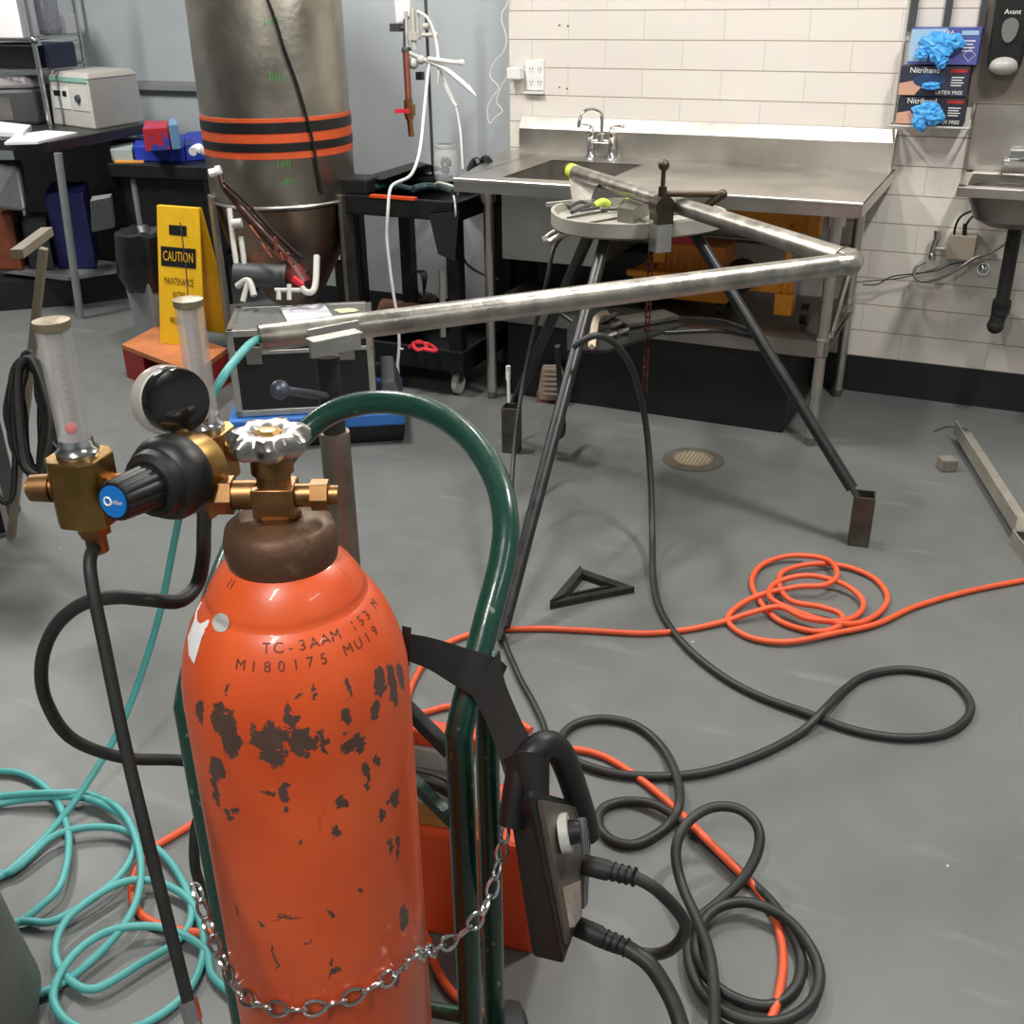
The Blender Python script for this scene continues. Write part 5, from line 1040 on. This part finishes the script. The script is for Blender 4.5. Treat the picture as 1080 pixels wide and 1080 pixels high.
MB().tube([G_(242,220,3.98), G_(247,262,3.98), G_(252,290,3.98), G_(258,285,3.98), G_(254,250,3.98)], .010, n=8).cyl(G_(245,236,3.95), G_(255,235,3.95), .017).build('bracket', offw, pm)
cab_ = one('black_cabinet', MB().hexa([F(330,330,.0)+V((.0,.5,0)), F(378,345,.0)+V((.0,.35,0)), F(385,330,0)+V((0,.5,0)), F(340,320,0)+V((0,.6,0)), up_to(F(330,330)+V((0,.5,0)),352,205), up_to(F(378,345)+V((0,.35,0)),378,212), up_to(F(385,330)+V((0,.5,0)),380,208), up_to(F(340,320)+V((0,.6,0)),356,202)]) if False else MB().bounds((AY(350,260,4.25).x, 4.25, 0), (AY(380,260,4.25).x, 4.31, .70)), black, 'black cabinet standing between the tank and the cart', 'cabinet', bevel=.01)
lb_ = AY(354, 260, 4.245)
MB().box(lb_, (.045, .004, .12)).build('label', paper, cab_)

# ================================================================== aluminium case on a blue base
fl_, fr_ = F(250, 440, .13), F(398, 432, .13); cd = (fr_-fl_).normalized(); cn = V((-cd.y, cd.x, 0)); fr_ = fl_+cd*(fl_-fr_).length; ch_ = HH(fl_, 232, 350)-.13; cw = (fr_-fl_).length
al = thing('aluminium_case', (fl_+fr_)/2+cn*.16, 'black tool case with bright aluminium edges and a paper on its lid', 'tool case')
def cq(a, b, z): return fl_+cd*a+cn*b+V((0,0,z))
def cbox(a0, a1, b0, b1, z0_, z1_): return [cq(a0,b0,z0_), cq(a1,b0,z0_), cq(a1,b1,z0_), cq(a0,b1,z0_), cq(a0,b0,z1_), cq(a1,b0,z1_), cq(a1,b1,z1_), cq(a0,b1,z1_)]
cdp = .33
MB().hexa(cbox(.004, cw-.004, .004, cdp-.004, .004, ch_-.004)).build('panels', mat('case_black', (26, 28, 29), .5, var=.15), al)
MB().hexa(cbox(.02, cw-.02, .02, cdp-.02, ch_-.005, ch_-.001)).build('lid_panel', mat('case_grey', (96, 98, 96), .6, var=.08), al)
ed = MB(); e_ = .022
for (a0,a1,b0,b1,z0_,z1_) in ((0,cw,0,e_,0,e_),(0,cw,cdp-e_,cdp,0,e_),(0,cw,0,e_,ch_-e_,ch_),(0,cw,cdp-e_,cdp,ch_-e_,ch_),(0,e_,0,cdp,ch_-e_,ch_),(cw-e_,cw,0,cdp,ch_-e_,ch_),(0,e_,0,cdp,0,e_),(cw-e_,cw,0,cdp,0,e_),(0,e_,0,e_,0,ch_),(cw-e_,cw,0,e_,0,ch_),(0,e_,cdp-e_,cdp,0,ch_),(cw-e_,cw,cdp-e_,cdp,0,ch_),(0,cw,0,.008,ch_*.72,ch_*.76)):
    ed.hexa(cbox(a0-.001,a1+.001,b0-.001,b1+.001,z0_-.001,z1_+.001))
ed.build('edge_trim', alu, al, bevel=.002)
for a in (.06, cw-.12):
    l_ = MB().hexa(cbox(a, a+.055, -.014, 0, ch_*.62, ch_*.82)); l_.build('latch', steelr, al, bevel=.002)
one('paper_sheet', MB().hexa([cq(cw*.44, .0, ch_+.002), cq(cw*.76, .03, ch_+.002), cq(cw*.66, .28, ch_+.002), cq(cw*.34, .25, ch_+.002), cq(cw*.44, .0, ch_+.008), cq(cw*.76, .03, ch_+.008), cq(cw*.66, .28, ch_+.008), cq(cw*.34, .25, ch_+.008)]), mat('grey_paper', (186, 188, 196), .7), 'pale grey paper pad lying on the lid of the aluminium case', 'paper')
stn = MB(); n = 18; rnd = random.Random(2); cc_ = cq(cw*.82, .2, ch_+.0005)
stn.prism([cc_+cd*math.cos(2*PI*i/n)*.045*rnd.uniform(.7, 1.1)+cn*math.sin(2*PI*i/n)*.035*rnd.uniform(.7, 1.1) for i in range(n)], (0, 0, .002)); stn.build('worn_sticker', mat('cream_sticker', (206, 200, 166), .8, var=.1), al)
bm_ = thing('blue_machine', cq(cw*.5, .1, -.13), 'low blue and dark grey machine on the floor beneath the aluminium case', 'machine')
MB().hexa([cq(-.03,-.03,-.055), cq(cw+.10,-.03,-.055), cq(cw+.10,cdp+.05,-.055), cq(-.03,cdp+.05,-.055), cq(-.03,-.03,-.004), cq(cw+.10,-.03,-.004), cq(cw+.10,cdp+.05,-.004), cq(-.03,cdp+.05,-.004)]).build('top_deck', mat('machine_blue', (52, 112, 188), .45, var=.08), bm_, bevel=.008)
MB().hexa([cq(.0,-.0,-.125), cq(cw+.09,-.0,-.125), cq(cw+.09,cdp,-.125), cq(.0,cdp,-.125), cq(-.02,-.02,-.055), cq(cw+.10,-.02,-.055), cq(cw+.10,cdp,-.055), cq(-.02,cdp,-.055)]).build('base', black, bm_, bevel=.006)
MB().hexa([cq(cw+.02,.0,-.004), cq(cw+.10,.0,-.004), cq(cw+.10,cdp,-.004), cq(cw+.02,cdp,-.004), cq(cw+.02,.03,.10), cq(cw+.07,.03,.10), cq(cw+.07,cdp,.10), cq(cw+.02,cdp,.10)]).build('end_block', dgrey, bm_, bevel=.006)

# ================================================================== caution sign on the red pallet
pz = .13
pa_, pb_ = F(132, 368, pz), F(222, 358+26, pz)
pt = thing('red_crate', F(175, 385, 0), 'low red and plywood platform under the yellow caution sign', 'platform')
q = [F(129, 368, pz), F(205, 398, pz), F(240, 372, pz), F(166, 348, pz)]
MB().prism(q, (0, 0, .02)).build('board', wood, pt)
MB().prism([p+V((0,0,-pz)) for p in (q[0], q[0].lerp(q[1], .3), q[3].lerp(q[2], .3), q[3])], (0, 0, pz-.002)).build('side', red, pt)
MB().prism([p+V((0,0,-pz)) for p in (q[0].lerp(q[1], .85), q[1], q[2], q[3].lerp(q[2], .85))], (0, 0, pz-.002)).build('side', red, pt)
MB().prism([p+V((0,0,-pz)) for p in (q[0].lerp(q[3], .3), q[1].lerp(q[2], .3), q[1].lerp(q[2], .4), q[0].lerp(q[3], .4))], (0, 0, pz-.03)).build('slat', red, pt)
s0, s1 = F(169, 362, pz+.02), F(216, 368, pz+.02); hgt = HH(s0, 171, 219)
cs = thing('caution_sign', (s0+s1)/2, 'yellow folding caution sign for maintenance work, standing on the red platform', 'caution sign')
t0, t1 = V((s0.x, s0.y, hgt)), V((s1.x, s1.y, hgt)); sd_ = (s1-s0).normalized(); sn = V((-sd_.y, sd_.x, 0)); t0 += sn*.10; t1 += sn*.10; t0 = t0.lerp(t1, .04); t1 = t1-sd_*.01
def pan(a, b, c, d, nrm, nm): 
    MB().prism([a, b, c, d], nrm*.008).build(nm, yellow, cs, bevel=.002)
pan(s0, s1, t1, t0, sn, 'front_panel'); r0, r1 = s0+sn*.22, s1+sn*.22
pan(r1, r0, t0+sn*.012, t1+sn*.012, sn, 'back_panel')
yv = (t0-s0).normalized(); ow = (t0+t1)/2; LH = (t0-s0).length
mb1 = MB().prism([ow-yv*.245-sd_*.09-sn*.001, ow-yv*.245+sd_*.09-sn*.001, ow-yv*.165+sd_*.09-sn*.001, ow-yv*.165-sd_*.09-sn*.001], -sn*.001); mb1.build('black_panel', black, cs)
MB().prism([ow-yv*.115-sd_*.045-sn*.001, ow-yv*.115+sd_*.045-sn*.001, ow-yv*.075+sd_*.045-sn*.001, ow-yv*.075-sd_*.045-sn*.001], -sn*.001).build('hand_hole', black, cs)
letters(MB(), 'CAUTION', .058, ow-yv*.205-sn*.002, sd_, yv, squeeze=.60, lift=.001).build('lettering', yellow, cs)
for k, (w_, dd) in enumerate((('MAINTENANCE', .33), ('WORK', .39), ('IN', .45), ('PROGRESS', .51))): letters(MB(), w_, .042, ow-yv*dd*LH/.62-sn*.001, sd_, yv, squeeze=.52, lift=.001).build('lettering', black, cs)
tag(one('hanging_thread', MB().tube([ow-yv*.06-sn*.01+sd_*.02, ow-yv*.15-sn*.012+sd_*.035, ow-yv*.30-sn*.01+sd_*.05, ow-yv*.42-sn*.008+sd_*.05], .0025, n=6), dgrey, 'thin dark string hanging down the face of the caution sign', 'string'))

# ================================================================== trash can, small cart with blue trays
tc_ = F(150, 380); th_t = .62
tn = thing('trash_can', tc_+V((-.05,.12,0)), 'grey tapered trash can lined with a black bag, left of the caution sign', 'trash can')
b0_, b1_ = F(137, 378), F(178, 378); ctr_ = (b0_+b1_)/2+V((-.02, .12, 0)); rb_ = (b1_-b0_).length/2*1.0
zr = HH(ctr_, 140, 238)
R4 = M4.Rotation(-.3, 3, 'Z')
def ring4(k, z): return [ctr_+R4@V((sx*k, sy*k*.8, z)) for sx, sy in ((-1,-1),(1,-1),(1,1),(-1,1))]
MB().hexa(ring4(rb_, 0)+ring4(rb_*1.2, zr-.2)).build('bin', mat('bin_grey', (136, 140, 142), .55, var=.06), tn, bevel=.01)
bg = MB(); n = 28; rnd = random.Random(5); lay = []
for k, z in ((1.38, zr-.28), (1.62, zr-.22), (1.66, zr-.12), (1.5, zr-.03), (1.2, zr-.02), (.5, zr-.10), (0.01, zr-.12)):
    lay += [ctr_+V((math.cos(2*PI*i/n)*rb_*k*rnd.uniform(.93, 1.07), math.sin(2*PI*i/n)*rb_*k*.9*rnd.uniform(.93, 1.07), z+rnd.uniform(-.008, .008))) for i in range(n)]
bg.add(lay, [(k*n+i, k*n+(i+1) % n, (k+1)*n+(i+1) % n, (k+1)*n+i) for k in range(6) for i in range(n)], True); bg.build('bag', mat('bin_bag', (20, 21, 22), .3), tn)
m2z = .72; a_, b_ = F(105, 172, m2z), F(224, 176, m2z); d_ = (b_-a_).normalized(); n_ = V((-d_.y, d_.x, 0)); w2 = (b_-a_).length
sc2 = thing('service_cart', (a_+b_)/2+V((0,0,-m2z))+n_*.2, 'black service cart against the grey wall carrying blue trays', 'service cart')
MB().hexa([a_+V((0,0,-.07)), b_+V((0,0,-.07)), b_+n_*.34+V((0,0,-.07)), a_+n_*.34+V((0,0,-.07)), a_, b_, b_+n_*.34, a_+n_*.34]).build('top_shelf', black, sc2, bevel=.006)
MB().hexa([a_+V((0,0,.20-m2z)), b_+V((0,0,.20-m2z)), b_+n_*.34+V((0,0,.20-m2z)), a_+n_*.34+V((0,0,.20-m2z)), a_+V((0,0,.26-m2z)), b_+V((0,0,.26-m2z)), b_+n_*.34+V((0,0,.26-m2z)), a_+n_*.34+V((0,0,.26-m2z))]).build('bottom_shelf', black, sc2, bevel=.006)
for fa in (.06, .94):
    for fb in (.03, .31):
        p = a_+d_*(w2*fa)+n_*fb; MB().bounds((p.x-.025, p.y-.025, .0), (p.x+.025, p.y+.025, m2z-.06)).build('leg', black, sc2)
MB().hexa([a_+d_*.06+n_*.05+V((0,0,.27-m2z)), b_-d_*.04+n_*.05+V((0,0,.27-m2z)), b_-d_*.04+n_*.30+V((0,0,.27-m2z)), a_+d_*.06+n_*.30+V((0,0,.27-m2z)), a_+d_*.06+n_*.05+V((0,0,-.08)), b_-d_*.04+n_*.05+V((0,0,-.08)), b_-d_*.04+n_*.30+V((0,0,-.08)), a_+d_*.06+n_*.30+V((0,0,-.08))]).build('dark_bin', black, sc2)
for k, (x, lab) in enumerate(((150, 'grey upright bar on the left front of the black service cart'), (170, 'grey upright bar on the right front of the black service cart'))):
    p = F(x+2, 190, m2z-.1); p.y -= .06; one('grey_upright', MB().cyl(V((p.x, p.y-.02, .36)), V((p.x, p.y-.02, .64)), .016, n=10), greyp, lab, 'bar')
def flatbox(name, pxs, z, h, m_, lab, cat, bev=.004): return one(name, MB().prism([F(x, y, z) for x, y in pxs], (0, 0, h)), m_, lab, cat, bevel=bev)
flatbox('blue_tray', ((143,170),(196,171),(198,156),(147,155)), m2z+.002, .075, blue, 'blue plastic tray at the left of the service cart top', 'tray')
flatbox('blue_tray', ((197,170),(226,168),(222,154),(198,156)), m2z+.002, .085, blue, 'blue plastic tray with white cloth at the right of the service cart top', 'tray')
flatbox('grey_carton', ((118,170),(141,170),(145,156),(120,155)), m2z+.002, .06, mat('pale_carton', (150, 166, 164), .7), 'pale grey-green carton at the left end of the service cart top', 'carton')
flatbox('red_box', ((154,160),(180,158),(180,150),(156,150)), m2z+.08, .11, mat('red_print_box', (190, 40, 52), .5, vscale=18, col2=(50, 70, 170), th=(.55, .6)), 'red and blue printed box standing in the left blue tray', 'box')
flatbox('blue_bottle_box', ((182,158),(191,157),(189,150),(182,150)), m2z+.08, .12, mat('pale_blue', (120, 160, 200), .4), 'narrow pale blue carton standing beside the red box', 'carton')
one('white_cloth', MB().tube([F(203,160,m2z+.095), F(209,156,m2z+.105), F(215,159,m2z+.10), F(219,156,m2z+.10)], .022, n=8), paper, 'crumpled white cloth in the right blue tray', 'cloth')
flatbox('orange_strip', ((121,173),(152,173),(152,171),(121,171)), m2z-.005, .012, mat('amber', (214, 150, 50), .5), 'thin orange strip on the front edge of the service cart', 'strip', 0)

# ================================================================== work table with centrifuge and wire shelf
tz_ = .87
wt = thing('work_table', F(85, 335), 'black-topped work table with grey legs at the left wall', 'table')
c0_, c1_ = F(52, 150, tz_), F(156, 130, tz_); c2_ = c0_+V((-1.2, -.06, 0)); c3_ = c1_+V((-1.3, 0, 0))
MB().prism([c2_+V((0,0,-.05)), c0_+V((0,0,-.05)), c1_+V((0,0,-.05)), c3_+V((0,0,-.05))], (0, 0, .05)).build('tabletop', mat('table_black', (38, 39, 41), .4, var=.15), wt, bevel=.004)
lf_ = F(85, 336); MB().tube([lf_, up_to(lf_, 50, 162)+V((.03,.03,0))], .02, n=12, curve=False).build('leg', greyp, wt)
MB().tube([lf_+V((.15,.62,0)), V((lf_.x+.15, lf_.y+.62-.0, .82))], .02, n=12, curve=False).build('leg', greyp, wt)
MB().tube([V((c2_.x+.1, c2_.y+.1, 0)), V((c2_.x+.1, c2_.y+.1, .82))], .02, n=12, curve=False).build('leg', greyp, wt)
ls = .17; l0, l1, l2 = F(72, 296, ls), F(152, 284, ls), F(-30, 284, ls)
MB().prism([l2, l0, l1, l1+V((-1.2,.05,0)), l2+V((0,.3,0))], (0, 0, .02)).build('lower_shelf', greyp, wt)
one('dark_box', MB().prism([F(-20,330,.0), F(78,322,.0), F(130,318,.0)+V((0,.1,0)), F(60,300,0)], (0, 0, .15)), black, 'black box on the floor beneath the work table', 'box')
for (pxs, hh__, m__, nm, lab) in ((((62,284),(102,284),(106,268),(68,268)), .40, navy, 'storage_tub', 'navy blue storage tub on the shelf under the work table'),
                                 (((-12,284),(24,286),(34,270),(-4,268)), .30, mat('rust_orange_box', (126, 66, 42), .6, var=.2), 'orange_box', 'rusty orange box on the shelf under the work table, left end'),
                                 (((32,284),(58,286),(60,274),(38,273)), .26, dgrey, 'dark_crate', 'dark grey crate between the orange box and navy tub')):
    one(nm, MB().prism([F(x, y, ls+.02) for x, y in pxs], (0, 0, hh__)), m__, lab, 'box', bevel=.01)
one('white_tag', MB().box(F(93, 249, .35)+V((0, -.05, 0)), (.09, .006, .03), rz=.3), paper, 'white label tag on the front of the navy tub', 'label')
one('grey_monitor', MB().hexa([F(97,245,.45), F(121,240,.45), F(122,235,.45), F(98,238,.45), F(95,212,.62)+V((0,0,0)), F(116,208,.62), F(118,204,.62), F(97,207,.62)]), greyp, 'grey slanted box behind the navy tub under the work table', 'box', bevel=.004)
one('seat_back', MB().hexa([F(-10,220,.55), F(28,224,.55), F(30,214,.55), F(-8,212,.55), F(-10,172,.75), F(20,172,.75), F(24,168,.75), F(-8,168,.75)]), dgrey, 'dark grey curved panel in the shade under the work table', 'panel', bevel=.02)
one('dark_backing', MB().prism([V((lf_.x-1.1, 4.72, .02)), V((lf_.x+.12, 4.72, .02)), V((lf_.x+.12, 4.75, .02)), V((lf_.x-1.1, 4.75, .02))], (0, 0, .78)), black, 'black sheet added as dark background under the left work table', 'board')  # black sheet added to keep the background under the table dark
# centrifuge
cf = thing('centrifuge', F(90, 140, tz_), 'grey-white bench centrifuge with green-tinted lid edge on the black table', 'centrifuge')
A1, A2, A3 = F(57, 131, tz_), F(101, 137, tz_), F(154, 128, tz_); A4 = A1+(A3-A2)
hc = HH(A2, 98, 84); ins = V((0, 0, hc-tz_)); 
cen = (A1+A2+A3+A4)/4
def shr(p, k): q = cen.lerp(p, k); return q
MB().hexa([p for p in (A1, A2, A3, A4)]+[shr(p, .94)+ins for p in (A1, A2, A3, A4)]).build('housing', offw, cf, bevel=.008)
MB().hexa([shr(p, .97)+ins for p in (A1, A2, A3, A4)]+[shr(p, .86)+ins+V((0,0,.03)) for p in (A1, A2, A3, A4)]).build('lid', mat('lid_grey', (182, 178, 170), .45), cf, bevel=.006)
f_ = lambda u, v, o=.003: (A1.lerp(A2, u)*(1-v)+(shr(A1,.94)+ins).lerp(shr(A2,.94)+ins, u)*v)+((A2-A1).cross(V((0,0,1))).normalized()*o)
def fpanel(u0, u1, v0, v1, o0=.0, o1=.004): return MB().hexa([f_(u0,v0,o0), f_(u1,v0,o0), f_(u1,v0,o1), f_(u0,v0,o1), f_(u0,v1,o0), f_(u1,v1,o0), f_(u1,v1,o1), f_(u0,v1,o1)])
fpanel(.08, .50, .36, .82).build('panel', mat('panel_white', (214, 216, 210), .4), cf); fpanel(.12, .28, .62, .73, .004, .006).build('display', black, cf); fpanel(.34, .44, .62, .73, .004, .006).build('display', black, cf)
fpanel(.55, .93, .36, .82).build('dial_plate', mat('plate_grey', (196, 196, 190), .4), cf)
MB().cyl(f_(.73,.6,.003), f_(.73,.6,.02), .022, .018, n=18).build('knob', dgrey, cf)
MB().hexa([f_(.02,.93,0), f_(.98,.93,0), f_(.98,.93,.006), f_(.02,.93,.006), f_(.04,1.02,0), f_(.96,1.02,0), f_(.96,1.02,.006), f_(.04,1.02,.006)]).build('green_strip', mat('soft_green', (130, 176, 160), .5), cf)
flatbox('paper_stack', ((5,153),(40,152),(82,142),(50,140),(18,144)), tz_+.001, .012, paper, 'white papers at the front edge of the black table', 'papers', 0)
flatbox('paper_stack', ((-12,144),(25,146),(34,138),(0,134)), tz_+.001, .03, paper, 'crumpled white papers at the far left of the black table', 'papers')
dv = thing('dark_device', F(15, 130, tz_), 'dark grey rounded bench device at the left end of the table', 'device')
D1, D2 = F(-25, 134, tz_), F(42, 132, tz_); D3, D4 = D2+V((-.05,.22,0)), D1+V((-.05,.22,0))
MB().hexa([D1, D2, D3, D4]+[p+V((0,0,.19)) for p in (D1, D2, D3, D4)]).build('body', dgrey, dv, bevel=.02)
MB().hexa([p+V((0,0,.19)) for p in (D1, D2, D3, D4)]+[D1.lerp(D3,.1)+V((0,0,.25)), D2.lerp(D4,.1)+V((0,0,.25)), D3.lerp(D1,.1)+V((0,0,.25)), D4.lerp(D2,.1)+V((0,0,.25))]).build('lid', mat('dev_lid', (120, 118, 120), .35, var=.1), dv, bevel=.02)
MB().hexa([D1.lerp(D2,.38)+V((0,-.004,.03)), D1.lerp(D2,.62)+V((0,-.004,.03)), D1.lerp(D2,.62)+V((0,.004,.03)), D1.lerp(D2,.38)+V((0,.004,.03)), D1.lerp(D2,.38)+V((0,-.004,.15)), D1.lerp(D2,.62)+V((0,-.004,.15)), D1.lerp(D2,.62)+V((0,.004,.15)), D1.lerp(D2,.38)+V((0,.004,.15))]).build('front_plate', steelr, dv)
# wire shelf above the table
w1 = F(53, 135, tz_); w2_ = F(98, 118, tz_)
ws = thing('wire_shelf', w1, 'chrome wire shelf unit standing on the left work table', 'shelf unit')
for p in (w1, w2_, w1+V((-1.0, 0, 0)), w2_+V((-1.0, .0, 0))):
    l_ = MB().cyl(p, V((p.x, p.y, 2.0)), .013, n=12)
    for k in range(14): l_.torus(V((p.x, p.y, .95+k*.075)), .0132, .0012, n=14, k=4)
    l_.build('pole', chrome, ws)
shz = HH(w1, 35, 42)
b = MB(); qa, qb, qc, qd = [V((p.x, p.y, shz)) for p in (w1+V((-1.0,0,0)), w1, w2_, w2_+V((-1.0,0,0)))]
b.tube([qa, qb], .006, n=8, curve=False).tube([qb, qc], .006, n=8, curve=False).tube([qc, qd], .006, n=8, curve=False)
b.tube([qa-V((0,0,.03)), qb-V((0,0,.03))], .004, n=6, curve=False).tube([qb-V((0,0,.03)), qc-V((0,0,.03))], .004, n=6, curve=False)
for k in range(24): b.tube([qa.lerp(qb, k/24), qd.lerp(qc, k/24)], .003, n=5, curve=False)
b.sphere(qb, .022); b.cyl(qb+V((.02,-.02,-.01)), qb+V((.06,-.02,-.01)), .012, n=8); b.build('shelf', chrome, ws)
def onshelf(name, f0, f1, g0, g1, h, m_, lab, cat, bev=.004):
    P_ = [qa.lerp(qb, f0).lerp(qd.lerp(qc, f0), g0), qa.lerp(qb, f1).lerp(qd.lerp(qc, f1), g0), qa.lerp(qb, f1).lerp(qd.lerp(qc, f1), g1), qa.lerp(qb, f0).lerp(qd.lerp(qc, f0), g1)]
    return one(name, MB().prism([p+V((0,0,.008)) for p in P_], (0, 0, h)), m_, lab, cat, bevel=bev)
onshelf('white_carton', .45, .93, .0, .33, .30, paper, 'big white carton on the wire shelf, nearest the front', 'carton')
onshelf('plastic_bag', .90, .99, .36, .68, .26, mat('clear_bag', (150, 150, 166), .25, alpha=.7, var=.15, vscale=30), 'crumpled clear plastic bag on the wire shelf beside the carton', 'bag', .03)
onshelf('small_carton', .93, 1.0, .72, .96, .10, paper, 'small white carton at the back corner of the wire shelf', 'carton')
onshelf('dark_bundle', .86, .98, .72, .96, .0001+.06, dgrey, 'dark cloth bundle behind the plastic bag on the wire shelf', 'bundle', .02) if False else None
ym_ = w1.y+.06; zm_ = AY(38, 74, ym_).z
one('dark_tub', MB().bounds((AY(-12,72,ym_).x, ym_, zm_+.006), (AY(38,72,ym_).x, ym_+.25, AY(20,46,ym_).z)), black, 'black tub resting in the middle of the wire shelf unit', 'tub', bevel=.01)
one('navy_tub', MB().bounds((AY(41,72,ym_).x, ym_+.05, zm_+.006), (w1.x-.03, ym_+.25, AY(60,46,ym_).z)), mat('deep_navy', (34, 42, 66), .4, alpha=.95), 'dark navy tub resting in the wire shelf unit above the centrifuge', 'tub', bevel=.01)
b = MB(); m0 = [V((p.x, p.y, zm_)) for p in (w1+V((-1.0,0,0)), w1, w2_, w2_+V((-1.0,0,0)))]
b.tube([m0[0], m0[1], m0[2], m0[3]], .006, n=8, curve=False); 
for k in range(24): b.tube([m0[0].lerp(m0[1], k/24), m0[3].lerp(m0[2], k/24)], .003, n=5, curve=False)
b.build('shelf', chrome, ws)

# ================================================================== machine and cables at the far left edge
mp_ = thing('black_machine', F(-20, 560), 'tall black machine with a metal top edge at the left margin', 'machine')
e0 = F(10, 562); me = V((e0.x, e0.y, 0)); zt_m = HH(me, 20, 325)
Dv = V((-.55, -.25, 0)); Dn = V((-.1, .14, 0))
MB().hexa([me, me+Dn, me+Dn+Dv, me+Dv]+[p+V((0,0,zt_m-.02)) for p in (me, me+Dn, me+Dn+Dv, me+Dv)]).build('body', black, mp_, bevel=.006)
MB().hexa([p+V((0,0,zt_m-.02)) for p in (me+V((.01,-.01,0)), me+Dn, me+Dn+Dv, me+Dv+V((0,-.01,0)))]+[p+V((0,0,zt_m)) for p in (me+V((.01,-.01,0)), me+Dn, me+Dn+Dv, me+Dv+V((0,-.01,0)))]).build('metal_top', alu, mp_)
MB().tube([me+V((.008,-.008,.01)), me+V((.008,-.008,zt_m-.02))], .01, n=4, curve=False).build('corner_edge', alu, mp_)
ht_ = thing('grey_post', F(22, 520), 'grey steel post with a slanted top bar at the left edge', 'post')
hb0 = F(20, 520, .0); 
MB().beam(F(12, 566), DZ(46, 262, 2.95), .030, .02).build('post', tanpaint, ht_)
MB().beam(DZ(18, 268, 2.85), DZ(50, 244, 3.1), .032, .024).build('top_bar', tanpaint, ht_)
for k in range(1):
    b = MB(); rnd = random.Random(11); cc_ = (34, 440)
    for j in range(13):
        pts = []; rx, ry = 18+rnd.uniform(-9, 8), 62+rnd.uniform(-10, 6); dp_ = 2.74+.012*j
        for i in range(14):
            a = 2*PI*i/14; pts.append(DZ(cc_[0]+rx*math.cos(a)+4*math.sin(a)+rnd.uniform(-2, 2), cc_[1]+ry*math.sin(a)+rnd.uniform(-2, 2), dp_))
        b.tube(pts, .009, n=8, sub=5, closed=True)
    b.tube([DZ(55, 380, 2.8), DZ(60, 420, 2.8), DZ(52, 460, 2.8), DZ(66, 478, 2.8)], .007, n=8); b.tube([DZ(16, 470, 2.8), DZ(14, 520, 2.8), DZ(5, 530, 2.8), DZ(-5, 520, 2.8)], .008, n=8)
    one('cable_coil', b, blackr, 'thick hank of shiny black cable hanging on the left machine', 'cable')
# grey rounded container at bottom left
gb = F(-52, 1085); 
one('grey_container', MB().lathe([(.10, .0), (.135, .012), (.145, .04), (.13, .16), (.11, .34), (.09, .36)], gb, n=40), mat('dull_grey_green', (98, 102, 98), .6, var=.08), 'dull grey rounded container cut off at the bottom left corner', 'container')
